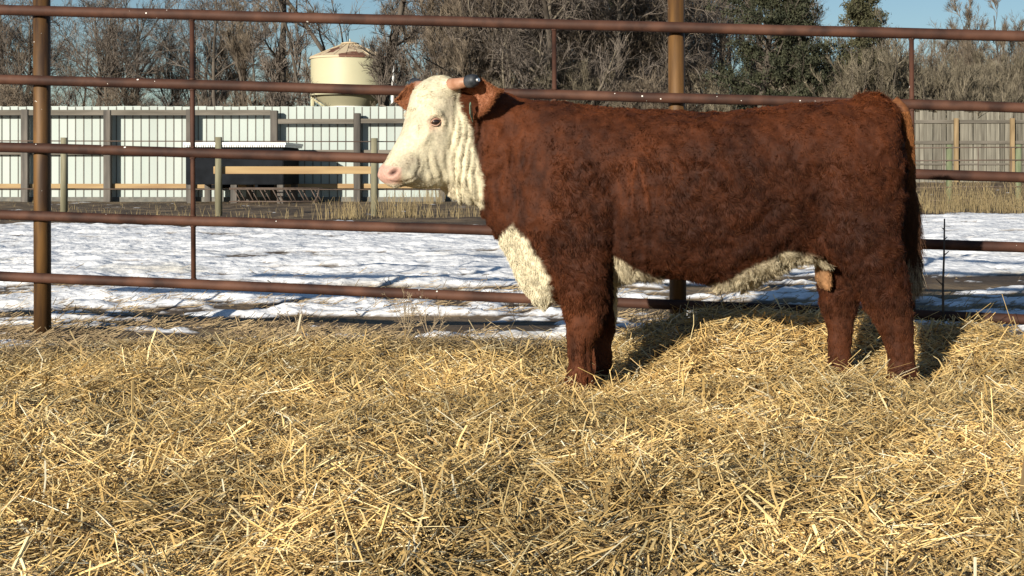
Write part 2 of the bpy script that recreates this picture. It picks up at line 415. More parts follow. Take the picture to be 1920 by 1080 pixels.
# ------------------------------------------------------------------ white metal windbreak
def build_windbreak():
    Y = 48.0; w = 15.35 * Y / F
    x0 = P(-150, 0, Y).x; n = 83
    root = thing('metal_windbreak', 'tall white ribbed sheet metal windbreak fence below the silo', 'fence', (x0, Y, 0))
    # one panel, ribs on its edge
    mb = MB(); mb.box(.006, w - .006, 0, .012, .0, 3.19); me = mb.mesh('panel', bevel=.003)
    me.materials.append(M_whitemetal)
    rb = MB().box(-.017, .017, -.010, .004, .02, 3.185).mesh('rib'); rb.materials.append(M_seam)
    rg = random.Random(3)
    for i in range(n):
        o = bpy.data.objects.new('panel', me); COL.objects.link(o); o.parent = root; o.location = (i * w, rg.uniform(-.003, .003), rg.uniform(-.012, .012) + .06 - i*.0 )
        o = bpy.data.objects.new('rib', rb); COL.objects.link(o); o.parent = root; o.location = (i * w, -.004, .04)
    link('ground_board', MB().box(0, n * w, -.06, -.02, -.05, .16).mesh('ground_board', bevel=.006), M_seam, root)
    link('top_rail', MB().box(0, n * w, .02, .08, 3.0, 3.12).mesh('top_rail'), M_greyrail, root)
build_windbreak()

def board_rail(root, name, px0, px1, ya, yb, Y, th, m, pyc_is_world=False):
    a = P(px0, 0, Y).x; b = P(px1, 0, Y).x
    z1 = P(0, ya, Y).z; z0 = P(0, yb, Y).z; R0 = root.location
    o = link(name, MB().box(a - R0.x, b - R0.x, Y - R0.y, Y + th - R0.y, z0 - R0.z, z1 - R0.z).mesh(name, bevel=.006), m, root)
    return o
def sq_post(root, name, pxc, wpx, ytop, zbot, Y, depth, m):
    a = P(pxc - wpx / 2, 0, Y).x; b = P(pxc + wpx / 2, 0, Y).x; z1 = P(0, ytop, Y).z; R0 = root.location
    return link(name, MB().box(a - R0.x, b - R0.x, Y - R0.y, Y + depth - R0.y, zbot - R0.z, z1 - R0.z).mesh(name, bevel=.012), m, root)

def build_corral_fence():
    Yb = 47.55
    r = thing('wooden_fence', 'grey weathered plank fence with square posts along the white windbreak', 'fence', (P(513, 0, Yb).x, Yb, 0))
    for i, (pxc, w, yt) in enumerate(((513, 13, 207), (669, 12, 212), (355, 13, 205), (200, 13, 206), (45, 13, 205), (828, 12, 214), (985, 12, 214))):
        sq_post(r, 'post', pxc, w, yt, -.1, Yb, .20, M_greywood)
    for (a, b, ya, yb, m, dz) in ((-60, 507, 206, 216, M_greyrail, 0), (520, 663, 223, 232, M_greyrail, 0), (676, 1000, 222.5, 231, M_greyrail, 0),
                              (-60, 1000, 281, 290, M_greyrail, 1), (-60, 1000, 344.5, 353, M_tanwood, 1)):
        board_rail(r, 'rail', a, b, ya, yb, Yb + (.21 if dz else .05), .045, m)
    # nearer line: round post with sawn tan board and cable
    Yp = 30.8
    r2 = thing('post_and_board_fence', 'low fence of tan sawn board, pipe and round wooden post left of the bull', 'fence', (P(702, 0, Yp).x, Yp, 0))
    for pxc, yt in ((702, 259), (410, 257), (120, 258)):
        c = P(pxc, 0, Yp); R0 = r2.location
        o = link('round_post', MB().tube([(c.x - R0.x, 0, -.1), (c.x - R0.x, 0, P(0, yt, Yp).z)], [.08, .072], 14).mesh('round_post', True), M_roundpost, r2)
        if pxc != 702: o['label'] = 'round wooden post further left along the fence'
    board_rail(r2, 'rail', 400, 697, 312, 326, Yp + .09, .05, M_tanwood)
    for yy in (264, 354):
        a = P(-60, yy, Yp + .2); b = P(1000, yy + 2, Yp + .2)
        link('pipe', MB().tube([a - r2.location, b - r2.location], .012, 8).mesh('pipe', True), M_panelpipe, r2)
build_corral_fence()

def build_feeder():
    Y = 45.1; x1 = P(537, 0, Y).x; x0 = P(345, 0, Y).x; cx = (x0 + x1) / 2; hw = (x1 - x0) / 2
    r = thing('livestock_feeder', 'dark hay feeder with white corrugated roof by the windbreak', 'feeder', (cx, Y, 0))
    zr = P(0, 276, Y).z; zb = P(0, 346, Y).z
    link('bin', MB().box(-hw * .98, hw * .93, .06, 2.15, zb, zr).mesh('bin', bevel=.02), M_darkmetal, r)
    roof = MB(); n = 44
    for i in range(n):      # corrugations under the sheet edge
        xa = -hw * 1.0 + i * (2.0 * hw / n); roof.box(xa, xa + 2.0 * hw / n * .6, -.10, 2.25, zr + .003, zr + .07)
    roof.box(-hw * 1.0, hw * 1.0, -.09, 2.25, zr + .072, zr + .15)
    link('roof', roof.mesh('roof'), M_whitepaint, r)
    for x in (-hw * .9, -hw * .05, hw * .86):
        for dy in (.1, 1.9):
            link('leg', MB().box(x - .1, x + .1, dy, dy + .16, -.05, zb - .003).mesh('leg', bevel=.01), M_greywood, r)
    for x in (-hw * .45, hw * .4):
        link('floor_joist', MB().box(x - .05, x + .05, .08, 2.1, zb - .12, zb - .003).mesh('floor_joist', bevel=.01), M_darkmetal, r)
    Yr = 44.2
    r2 = thing('hay_rack', 'low rack of slanting dark steel bars beside the dark feeder', 'hay rack', (P(500, 0, Yr).x, Yr, 0))
    def q(px, py, dy=0): p = P(px, py, Yr); return Vector((p.x - r2.location.x, dy, max(p.z, .02)))
    for dy in (0, .5):
        link('rail', MB().tube([q(430, 353, dy), q(598, 353, dy)], .022, 6).mesh('rail', True), M_panelpipe, r2)
        link('rail', MB().tube([q(430, 378, dy), q(590, 378, dy)], .022, 6).mesh('rail', True), M_panelpipe, r2)
        for px in range(438, 590, 24):
            link('bar', MB().tube([q(px, 353, dy), q(px + 14, 378, dy)], .02, 6).mesh('bar', True), M_panelpipe, r2)
    link('end_frame', MB().tube([q(598, 353), q(596, 367), q(588, 381)], .026, 6).mesh('end_frame', True), M_panelpipe, r2)
build_feeder()

# ------------------------------------------------------------------ board fence and panels on the right
def build_board_fence():
    Y = 55.0; kx = Y / F; w = 8.4 * kx
    x0 = P(1640, 0, Y).x
    r = thing('board_fence', 'tall weathered grey vertical board fence behind the bull\'s rump', 'fence', (x0, Y, .6))
    zt = P(0, 208, Y).z - .6; rg = random.Random(8)
    shapes = []
    for k in range(5):
        mb = MB().box(.006, w - .012 * rg.random() - .004, 0, .022, -.25, zt + rg.uniform(-.04, .03)); me = mb.mesh('board', bevel=.004); me.materials.append(M_board); shapes.append(me)
    for i in range(46):
        o = bpy.data.objects.new('board', shapes[rg.randrange(5)]); COL.objects.link(o); o.parent = r
        o.location = (i * w, rg.uniform(-.015, .01), rg.uniform(-.05, .04)); o.rotation_euler = (0, rg.uniform(-.006, .006), 0)
    for ya, yb in ((225, 231), (264, 270), (306, 309)):
        z1 = P(0, ya, Y).z - .6; z0 = P(0, yb, Y).z - .6
        link('rail', MB().box(0, 46 * w, -.075, -.02, z0, z1).mesh('rail', bevel=.005), M_greyrail, r)
    for pxc in (1688, 1791, 1896, 2001):
        a = P(pxc - 4, 0, Y).x - x0; b = P(pxc + 4, 0, Y).x - x0
        link('post', MB().box(a, b, -.24, -.078, -.4, P(0, 222, Y).z - .6).mesh('post', bevel=.01), M_tanpost, r)
    # low pipe panels between green posts
    Yp = 43.6
    r2 = thing('pipe_panel_fence', 'thin dark pipe panels between green treated posts on the right', 'fence', (P(1781, 0, Yp).x, Yp, 0))
    R0 = Vector(r2.location)
    for pxc in (1652, 1781, 1911, 2040):
        c = P(pxc, 0, Yp).x - R0.x
        link('post', MB().tube([(c, .1, -.1), (c + .01, .1, P(0, 271, Yp).z)], [.10, .095], 14).mesh('post', True), M_greenpost, r2)
    for (yy, rr) in ((277, .018), (301, .02), (351, .016), (376, .015)):
        a = P(1640, yy + 1, Yp) - R0; b = P(2060, yy - 1, Yp) - R0; m = a.lerp(b, .5) + Vector((0, 0, .012))
        link('pipe', MB().tube([a, m, b], rr, 8).mesh('pipe', True), M_panelpipe, r2)
    for px in (1707, 1770, 1834, 1896, 1960, 2020):
        a = P(px, 277, Yp) - R0; b = P(px, 377, Yp) - R0
        link('upright', MB().tube([a, b], .016, 8).mesh('upright', True), M_panelpipe, r2)
build_board_fence()

# ------------------------------------------------------------------ silo
def build_silo():
    Y = 59.0; k = Y / F; cx = P(641, 0, Y).x; R = 73.5 * k
    r = thing('grain_silo', 'cream hopper bottom grain silo with patchy rust red conical roof', 'silo', (cx, Y + R, 0))
    z = lambda py: P(0, py, Y).z
    wall = MB()
    prof = []
    zb, zt = z(172), z(104)
    n = 24
    for i in range(n + 1):
        t = i / n; prof.append((R + (.012 if i % 2 else 0), zb + (zt - zb) * t))
    wall.lathe(prof, 64)
    link('wall', wall.mesh('wall', True), M_silo, r)
    roof = MB(); N = 30
    roof.lathe([(R * 1.035, zt - .06), (R * 1.035, zt + .02), (R * .18, z(76) ), (R * .17, z(76))], 60)
    link('roof', roof.mesh('roof'), M_siloroof, r)
    for i in range(20):
        a = i * math.pi * 2 / 20 + .1; ca, sa = math.cos(a), math.sin(a)
        link('roof_rib', MB().tube([(R * 1.03 * ca, R * 1.03 * sa, zt + .03), (R * .19 * ca, R * .19 * sa, z(76) + .008)], .012, 5).mesh('roof_rib'), M_siloroof, r)
    link('cap', MB().lathe([(0.001, z(71)), (R * .10, z(71.5)), (R * .235, z(74)), (R * .24, z(75.5)), (R * .19, z(76.5)), (R * .18, z(77.5))], 24).tube([(0, 0, z(71)), (0, 0, z(66))], .03, 6).mesh('cap', False), M_siloroof, r)
    link('ring', MB().lathe([(R * 1.0, zb - .1), (R * 1.03, zb - .1), (R * 1.03, zb + .06), (R * 1.0, zb + .06)], 60).mesh('ring'), M_silo, r)
    link('hopper', MB().lathe([(R * .99, zb - .02), (R * .50, z(203)), (R * .18, z(226)), (.15, z(232)), (.15, z(238))], 48).mesh('hopper', True), M_silo, r)
    link('hopper_band', MB().lathe([(R * .56, z(197)), (R * .60, z(197)), (R * .60, z(202)), (R * .53, z(202))], 48).mesh('hopper_band'), M_whitepaint, r)
    for i, deg in enumerate((178, 2, 62, 118)):
        a = math.radians(deg); ca, sa = math.cos(a), math.sin(a)
        link('leg', MB().tube([(R * .985 * ca, R * .985 * sa, -.2), (R * .985 * ca, R * .985 * sa, zb - .1)], .09, 8).mesh('leg'), M_silo, r)
        if i % 2 == 0:
            pass
            link('brace', MB().tube([(R * .985 * ca, R * .985 * sa, zb - .2), (R * .6 * math.cos(a), R * .6 * math.sin(a), z(200))], .05, 6).mesh('brace'), M_silo, r)
    link('fill_pipe', MB().tube([(R * 1.16, -R*.2, .3), (R * 1.16, -R*.2, z(120)), (R * 1.10, -R*.2, z(115)), (R*.9, -R*.2, zt)], .075, 10).mesh('fill_pipe', True), M_whitepaint, r)
build_silo()

# ------------------------------------------------------------------ trees
def seg_mesh(name, segs3, segs2, col_twig=None):
    """segs3: list arrays (p0,p1,r0,r1) as 4-sided prisms ; segs2: thin 3-sided twigs"""
    Vs, Qs, off = [], [], 0
    for (p0, p1, r0, r1), n in segs3 + segs2:
        if len(p0) == 0: continue
        t = p1 - p0; t /= (np.linalg.norm(t, axis=1)[:, None] + 1e-9)
        up = np.where(np.abs(t[:, 2:3]) < .9, np.array([[0, 0, 1.]]), np.array([[1., 0, 0]]))
        a = np.cross(t, up); a /= (np.linalg.norm(a, axis=1)[:, None] + 1e-9); b = np.cross(t, a)
        ring = []
        for (p, r) in ((p0, r0), (p1, r1)):
            for k in range(n):
                an = 2 * math.pi * k / n + .4
                ring.append(p + (a * math.cos(an) + b * math.sin(an)) * r[:, None])
        V = np.stack(ring, 1).reshape(-1, 3); N = len(p0); base = (np.arange(N) * 2 * n)[:, None]
        if n == 2: q = [base + np.array([0, 1, 3, 2])]
        else: q = [base + np.array([k, (k + 1) % n, n + (k + 1) % n, n + k]) for k in range(n)]
        Q = np.concatenate(q) + off; off += len(V); Vs.append(V); Qs.append(Q)
    return np_mesh(name, np.concatenate(Vs), np.concatenate(Qs))

def grow(rng, starts, dirs, lens, rads, nseg, wob, up):
    """returns polylines: pts (N,nseg+1,3), radii (N,nseg+1)"""
    N = len(starts); pts = [starts]; d = dirs.copy(); rr = [rads]
    for i in range(nseg):
        d = d + rng.normal(0, wob, (N, 3)) + np.array([0, 0, up]); d /= np.linalg.norm(d, axis=1)[:, None]
        pts.append(pts[-1] + d * (lens / nseg)[:, None]); rr.append(rads * (1 - .72 * (i + 1) / nseg))
    return np.stack(pts, 1), np.stack(rr, 1)
def spawn(rng, pts, rad, per, tmin, ang, lenf, parent_len, radf, tpow=1.0):
    N, K, _ = pts.shape; idx = np.repeat(np.arange(N), per); M = len(idx)
    t = tmin + (1 - tmin) * rng.random(M) ** tpow; f = t * (K - 1); i = np.minimum(f.astype(int), K - 2); u = (f - i)[:, None]
    p = pts[idx, i] * (1 - u) + pts[idx, i + 1] * u; d = pts[idx, i + 1] - pts[idx, i]; d /= np.linalg.norm(d, axis=1)[:, None]
    r = rad[idx, i] * (1 - u[:, 0]) + rad[idx, i + 1] * u[:, 0]
    rnd = rng.normal(0, 1, (M, 3)); rnd -= d * (rnd * d).sum(1)[:, None]; rnd /= np.linalg.norm(rnd, axis=1)[:, None]
    a = ang * rng.uniform(.6, 1.35, M)[:, None]
    nd = d * np.cos(a) + rnd * np.sin(a)
    L = parent_len[idx] * lenf * rng.uniform(.55, 1.15, M) * (1.15 - .5 * t)
    return p, nd, L, np.minimum(r * radf, r * .9)
def bare_tree(seed, H, stems=1, spread=.55, trunk_r=.2, fork=.35, limbs=9, b1=7, b2=7, b3=6, tw=.011, lean=(0, 0), ang=.7, up=.06, fine_n=3):
    rng = np.random.default_rng(seed)
    dirs = rng.normal(0, .12 if stems > 1 else .03, (stems, 3)) * np.array([1, 1, 0]) * (1.6 if stems > 1 else 1) + np.array([lean[0], lean[1], 1.]); dirs /= np.linalg.norm(dirs, axis=1)[:, None]
    st = rng.normal(0, .10 if stems > 1 else 0, (stems, 3)) * np.array([1, 1, 0]) + np.array([0, 0, -.2])
    L0 = np.full(stems, H * .92) * rng.uniform(.8, 1.0, stems); r0 = np.full(stems, trunk_r) * rng.uniform(.7, 1., stems)
    p0, q0 = grow(rng, st, dirs, L0, r0, 8, .07, .03)
    s, dd, L, r = spawn(rng, p0, q0, limbs, fork * .6, ang, .50 * spread / .55, L0, .62)
    r = r * .8; p1, q1 = grow(rng, s, dd, L, r, 7, .17, up)
    s, dd, L, r = spawn(rng, p1, q1, b1, .2, ang, .55, L, .6); r = np.maximum(r, .018)
    p2, q2 = grow(rng, s, dd, L, r, 4, .18, up)
    s, dd, L, r = spawn(rng, p2, q2, b2, .15, ang, .62, L, .6); r = np.maximum(np.minimum(r, .018), .010)
    p3, q3 = grow(rng, s, dd, L, r, 3, .22, up * .7)
    s, dd, L, r = spawn(rng, p3, q3, b3, .1, ang * .9, .75, np.maximum(L, .45), .6); r = np.full(len(s), tw)
    p4, q4 = grow(rng, s, dd, L, r, 2, .2, up * .7)
    def segs(p, q, nn):
        K = p.shape[1]; return ((p[:, :-1].reshape(-1, 3), p[:, 1:].reshape(-1, 3), q[:, :-1].ravel(), q[:, 1:].ravel()), nn)
    trunk = seg_mesh('trunk', [segs(p0, q0, 9), segs(p1, q1, 6)], [])
    crown = seg_mesh('crown', [segs(p2, q2, 4)], [segs(p3, q3, 3), segs(p4, q4, 2)])
    for pl in trunk.polygons: pl.use_smooth = True
    return trunk, crown
def evergreen(seed, H, R, n_br=120, per=90, shape=.8, size=.11, bare=.12, tight=1.0):
    rng = np.random.default_rng(seed)
    p0, q0 = grow(rng, np.array([[0, 0, -.2]]), np.array([[0, 0, 1.]]), np.array([H * .96]), np.array([.2]), 8, .04, .05)
    t = bare + (1 - bare) * rng.random(n_br) ** .9; i = np.minimum((t * 8).astype(int), 7); u = (t * 8 - i)[:, None]
    s = p0[0][i] * (1 - u) + p0[0][i + 1] * u
    az = rng.random(n_br) * 2 * math.pi; L = R * ((1 - t) ** shape + .08) * rng.uniform(.45, 1.25, n_br)
    el = .1 + .75 * t + rng.normal(0, .12, n_br)
    dd = np.stack([np.cos(az) * np.cos(el), np.sin(az) * np.cos(el), np.sin(el)], 1)
    p1, q1 = grow(rng, s, dd, L, np.full(n_br, .05), 4, .12, .06)
    trunk = seg_mesh('trunk', [((p0[:, :-1].reshape(-1, 3), p0[:, 1:].reshape(-1, 3), q0[:, :-1].ravel(), q0[:, 1:].ravel()), 8),
                               ((p1[:, :-1].reshape(-1, 3), p1[:, 1:].reshape(-1, 3), q1[:, :-1].ravel(), q1[:, 1:].ravel()), 4)], [])
    # sprays of foliage along the branches, in clumps
    M = n_br * per; idx = np.repeat(np.arange(n_br), per)
    ncl = 5; clt = rng.uniform(.25, 1.0, (n_br, ncl)); ck = rng.integers(0, ncl, M)
    tt = np.clip(clt[idx, ck] + rng.normal(0, .05, M), .1, 1); f = tt * 4; i = np.minimum(f.astype(int), 3); u = (f - i)[:, None]
    c = p1[idx, i] * (1 - u) + p1[idx, i + 1] * u
    cl_off = rng.normal(0, .13 * tight, (n_br, ncl, 3)) * (L[:, None, None] * .8 + .3)
    c = c + cl_off[idx, ck] + rng.normal(0, .12 * tight, (M, 3)) * (.6 + .5 * L[idx])[:, None] * np.array([1, 1, .6])
    n1 = rng.normal(0, 1, (M, 3)); n1[:, 2] += .8; n1 /= np.linalg.norm(n1, axis=1)[:, None]; n2 = np.cross(n1, rng.normal(0, 1, (M, 3))); n2 /= np.linalg.norm(n2, axis=1)[:, None]
    sz = size * rng.uniform(.5, 1.3, M)[:, None]
    V = np.stack([c - n2 * sz * .22, c + n2 * sz * .22, c + n1 * sz], 1).reshape(-1, 3)
    crown = np_mesh('crown', V, np.arange(3 * M).reshape(-1, 3))
    return trunk, crown

def twig_mat(name, c1, c2):
    return noise_mat(name, c1, c2, 1.3, .9, 0, obj_rand=.12)
M_tw_grey = twig_mat('grey_twigs', (.085, .068, .056), (.215, .178, .148))
M_tw_brown = twig_mat('brown_twigs', (.092, .070, .051), (.225, .180, .132))
M_tw_olive = twig_mat('olive_twigs', (.095, .080, .055), (.215, .182, .130))
M_cedar = noise_mat('dark_cedar_foliage', (.016, .019, .010), (.052, .054, .029), 1.6, .8, 0, obj_rand=.1)
M_cedar2 = noise_mat('olive_cedar_foliage', (.042, .042, .020), (.095, .090, .045), 1.6, .8, 0, obj_rand=.1)

protos = {}
def make_protos():
    def add(k, tc, mt, mc):
        tc[0].materials.append(mt); tc[1].materials.append(mc); protos[k] = tc
    add('tall1', bare_tree(1, 12, 1, .55, .24, .3, 18, 8, 7, 6), M_bark, M_tw_grey)
    add('tall2', bare_tree(2, 13, 2, .5, .20, .3, 12, 8, 7, 6), M_bark, M_tw_grey)
    add('tall3', bare_tree(3, 12, 3, .45, .15, .2, 9, 8, 7, 6, up=.1), M_bark, M_tw_brown)
    add('pale1', bare_tree(4, 12, 2, .6, .30, .25, 10, 8, 6, 5, ang=.85), M_barkpale, M_tw_grey)
    add('upright', bare_tree(5, 11, 5, .3, .10, .1, 9, 8, 7, 6, ang=.4, up=.16), M_bark, M_tw_brown)
    add('brush1', bare_tree(6, 6, 11, .38, .055, .05, 8, 6, 5, 4, ang=.5, up=.13, tw=.010), M_bark, M_tw_olive)
    add('brush2', bare_tree(7, 5.5, 10, .5, .05, .05, 8, 6, 5, 5, ang=.65, up=.08, tw=.010), M_bark, M_tw_brown)
    add('leaning', bare_tree(8, 13, 1, .6, .30, .3, 14, 8, 6, 5, lean=(.28, 0)), M_barkpale, M_tw_grey)
    add('wispy', bare_tree(14, 6.2, 11, .36, .04, .05, 8, 5, 4, 3, ang=.42, up=.14, tw=.009), M_bark, M_tw_olive)
    add('slim', bare_tree(9, 11, 1, .20, .09, .25, 12, 7, 6, 5, ang=.6, up=.12), M_bark, M_tw_grey)
    add('trunky', bare_tree(10, 12, 1, .24, .24, .35, 12, 8, 6, 5, ang=.6, up=.12), M_bark, M_tw_grey)
    add('cedar1', evergreen(11, 10, 2.8, 105, 260, .7, .15, bare=.10, tight=.85), M_bark, M_cedar)
    add('cedar2', evergreen(12, 9, 2.3, 130, 240, .7, .14, bare=.05), M_bark, M_cedar2)
    add('pine', evergreen(13, 12, 3.8, 52, 380, .45, .17, bare=.30, tight=.75), M_bark, M_cedar)
make_protos()
def clear_of_silo(px, Y): return not (470 < px < 800 and Y < 84)
def plant(kind, px, Y, H=1.0, rz=0, label=None, cat='tree', name='bare_tree', group=None, zb=None):
    c = P(px, 0, Y); z = float(terrain(np.array([c.x]), np.array([Y]))[0]) if zb is None else zb
    r = thing(name, label, cat, (c.x, Y, z), rz, group); r.scale = (H, H, H)
    for nm, me in zip(('trunk', 'crown'), protos[kind]):
        o = bpy.data.objects.new(nm, me); COL.objects.link(o); o.parent = r
    return r
def build_trees():
    # trees one can point at
    plant('trunky', 522, 53, .92, 1.2, 'bare grey tree with two stems left of the cream silo, over the feeder')
    plant('slim', 573, 51, 1.0, 3.9, 'slim bare tree whose twigs cross the left edge of the cream silo')
    plant('trunky', 706, 53, 1.0, 1.6, 'thick pale trunk rising just right of the cream silo')
    plant('upright', 484, 60, .9, .3, 'dense upright bare tree furthest left beside the sky gap')
    plant('leaning', 800, 62, 1.05, 0, 'bare tree leaning right above the bull\'s head')
    plant('pale1', 1003, 60, .95, 4.2, 'broken pale trunk with drooping white branches above the bull\'s withers')
    plant('pine', 1408, 59, .95, .7, 'dark pine with a bare lower trunk right of the ochre fence post', name='pine_tree')
    plant('cedar1', 1510, 59, .97, 2.0, 'dark green cedar against the sky gap above the bull\'s loin', name='cedar_tree')
    plant('cedar1', 1458, 63, .98, 4.0, 'dark cedar standing behind the pine\'s right side', name='cedar_tree')
    plant('cedar2', 1634, 58, 1.02, 1.0, 'olive green pointed cedar standing alone against the sky above the rump', name='cedar_tree')
    plant('cedar2', 1600, 78, .72, 1.7, 'short olive cedar half hidden left of the pointed cedar', name='cedar_tree')
    plant('upright', 1878, 72, 1.02, 2.2, 'bare tree with a dark forked trunk at the upper right')
    plant('cedar1', 1165, 74, 1.15, 3.0, 'dark cedar deep in the grove left of the ochre fence post', name='cedar_tree')
    # the grove: bare trees nothing tells apart
    rng = random.Random(21); G = 'bare trees of the grove'
    spots = []
    for px in range(775, 1345, 33): spots.append((px + rng.uniform(-12, 12), rng.uniform(62, 78), rng.uniform(.95, 1.2)))
    for px in range(800, 1480, 50): spots.append((px + rng.uniform(-12, 12), rng.uniform(80, 98), rng.uniform(1.1, 1.35)))
    for px, Y, s in spots:
        if not clear_of_silo(px, Y): continue
        plant(rng.choice(['tall1', 'tall2', 'tall3', 'upright', 'pale1']), px, Y, s, rng.uniform(0, 6.28), 'bare grey brown tree in the dense grove above the bull\'s back', group=G)
    G = 'bare trees on the right skyline'
    for px in (1560, 1588, 1668, 1700, 1728, 1757, 1790, 1820, 1848, 1905, 1935, 1965, 2010):
        Y = rng.uniform(66, 84)
        plant(rng.choice(['tall3', 'tall3', 'upright', 'tall2']), px, Y, rng.uniform(.70, .95) * Y / 80, rng.uniform(0, 6.28), 'bare thin tree of the line along the skyline at upper right', group=G)
    G = 'bare trees on the left'
    for px in (-120, -60, 0, 55, 110, 160, 215, 265, 320, 370, 410, 440):
        Y = rng.uniform(64, 84)
        plant(rng.choice(['tall1', 'tall3', 'upright', 'tall2']), px, Y, rng.uniform(.8, 1.05) * Y / 75, rng.uniform(0, 6.28), 'bare tree of the row left of the silo behind the windbreak', group=G)
    G = 'brushwood behind the fences'
    for px in list(range(1445, 2010, 26)) + list(range(745, 1400, 44)):
        Y = rng.uniform(58, 66)
        if px > 1400: s = rng.uniform(.6, 1.05); Y = rng.uniform(62, 72)
        else: s = rng.uniform(.7, 1.0)
        plant('brush1' if rng.random() < .6 else 'brush2', px + rng.uniform(-8, 8), Y, s, rng.uniform(0, 6.28), 'leafless olive brown bush in the thicket behind the fences', 'bush', 'bare_bush', G)
    G = 'low bushes behind the windbreak'
    for px in list(range(-100, 480, 50)) + [770]:
        Y = rng.uniform(58, 70)
        plant('brush2', px + rng.uniform(-8, 8), Y, rng.uniform(.6, .9), rng.uniform(0, 6.28), 'leafless low bush just behind the white windbreak', 'bush', 'bare_bush', G)
    for px, Y, s_ in ((1598, 56.5, 1.0), (1628, 57.5, 1.12), (1655, 56.8, 1.08), (1682, 57.2, .95), (1570, 57.6, .9), (1745, 57.5, .9), (1805, 58, 1.0), (1850, 57, .8), (1890, 58.2, .95)):
        plant('wispy', px, Y, s_, rng.uniform(0, 6.28), 'leafless olive brown bush in the thicket behind the fences', 'bush', 'bare_bush', 'brushwood behind the fences')
    # far wood closing the gaps, one mass
    rg = np.random.default_rng(5)
    tr, cr = bare_tree(40, 9, 3, .5, .12, .1, 10, 8, 6, 4, tw=.022)
    n = len(cr.vertices); co = np.empty(n * 3, np.float32); cr.vertices.foreach_get('co', co); co = co.reshape(-1, 3)
    qs = np.array([list(p.vertices) for p in cr.polygons if len(p.vertices) == 4]); 
    Vs, Qs = [], []
    keepq = qs[rg.random(len(qs)) < .8]
    for i in range(26):
        px = -120 + i * 82 + rg.uniform(-25, 25); Y = rg.uniform(115, 150); c = P(px, 0, Y)
        a = rg.uniform(0, 6.28); s = rg.uniform(.55, .95)
        if px < 740: s *= .5
        if px > 1500: s *= .8
        R = np.array([[math.cos(a), -math.sin(a), 0], [math.sin(a), math.cos(a), 0], [0, 0, 1]])
        Vs.append(co @ R.T * np.array([s * 1.5, s * 1.5, s]) * 1.15 + np.array([c.x, Y, 0])); Qs.append(keepq + i * n)
    o = link('distant_wood', np_mesh('distant_wood', np.concatenate(Vs), np.concatenate(Qs)), M_tw_grey)
    tag(o, 'far hazy mass of bare woodland closing the gaps between the trees', 'woodland', kind='stuff')
build_trees()

# fallen pale pole in the brush above the rump
o = link('fallen_pole', MB().tube([P(1652, 155, 57), P(1700, 173, 57), P(1752, 188, 57)], [.045, .06, .05], 8).mesh('fallen_pole', True), M_barkpale)
tag(o, 'thin pale fallen pole slanting through the brush behind the bull\'s rump', 'pole')

# ------------------------------------------------------------------ dry grass and weeds
def build_grass():
    rng = np.random.default_rng(3)
    pts = []
    def clump(px, Y, n, sp, h, spy=.5):
        c = P(px, 0, Y)
        for _ in range(n):
            x = c.x + rng.normal(0, sp); y = Y + rng.normal(0, spy)
            pts.append((x, y, h * rng.uniform(.4, 1.15)))
    for px in range(1720, 2060, 8): clump(px + rng.uniform(-5, 5), rng.uniform(32, 38), int(rng.uniform(8, 46)), .13, rng.uniform(.2, .75))
    for px in (1850, 1845, 1765, 1790, 1800, 1895): clump(px, 35, 40, .12, .95)
    for px in (625, 645, 655, 672): clump(px, 29, 32, .13, .42)
    for px in (718, 745, 760, 775): clump(px, 30, 30, .10, .5)
    for px in range(790, 920, 18): clump(px, 30, 14, .15, .30)
    for px in range(-60, 600, 60): clump(px, rng.uniform(27, 31), 14, .3, .22)
    for px in range(-50, 2000, 26): clump(px, rng.uniform(34, 46), 5, .5, .13, 3)
    for px in (800, 812, 824): clump(px, 44, 24, .12, .7)
    p = np.array(pts); N = len(p)
    z0 = terrain(p[:, 0], p[:, 1]); az = rng.random(N) * 6.28; ln = np.abs(rng.normal(.22, .15, N)) * p[:, 2]
    a = np.stack([p[:, 0], p[:, 1], z0], 1); b = a + np.stack([np.cos(az) * ln * .4, np.sin(az) * ln * .4, p[:, 2] * .6], 1)
    c = a + np.stack([np.cos(az) * ln, np.sin(az) * ln, p[:, 2]], 1)
    r = rng.uniform(.003, .0065, N)
    me = seg_mesh('dry_grass', [((a, b, r, r * .8), 3), ((b, c, r * .8, r * .3), 3)], [])
    M = noise_mat('dry_grass_blades', (.20, .145, .07), (.34, .265, .14), 3, .8, 0)
    tag(link('dry_grass', me, M), 'dry tan grass growing along the foot of the far fences', 'grass', kind='stuff')
build_grass()
M_stalk = noise_mat('dark_stalk', (.05, .04, .035), (.11, .09, .075), 20, .9, .3)
M_weed = noise_mat('dry_weed_stem', (.22, .16, .10), (.36, .28, .18), 20, .9, .1)
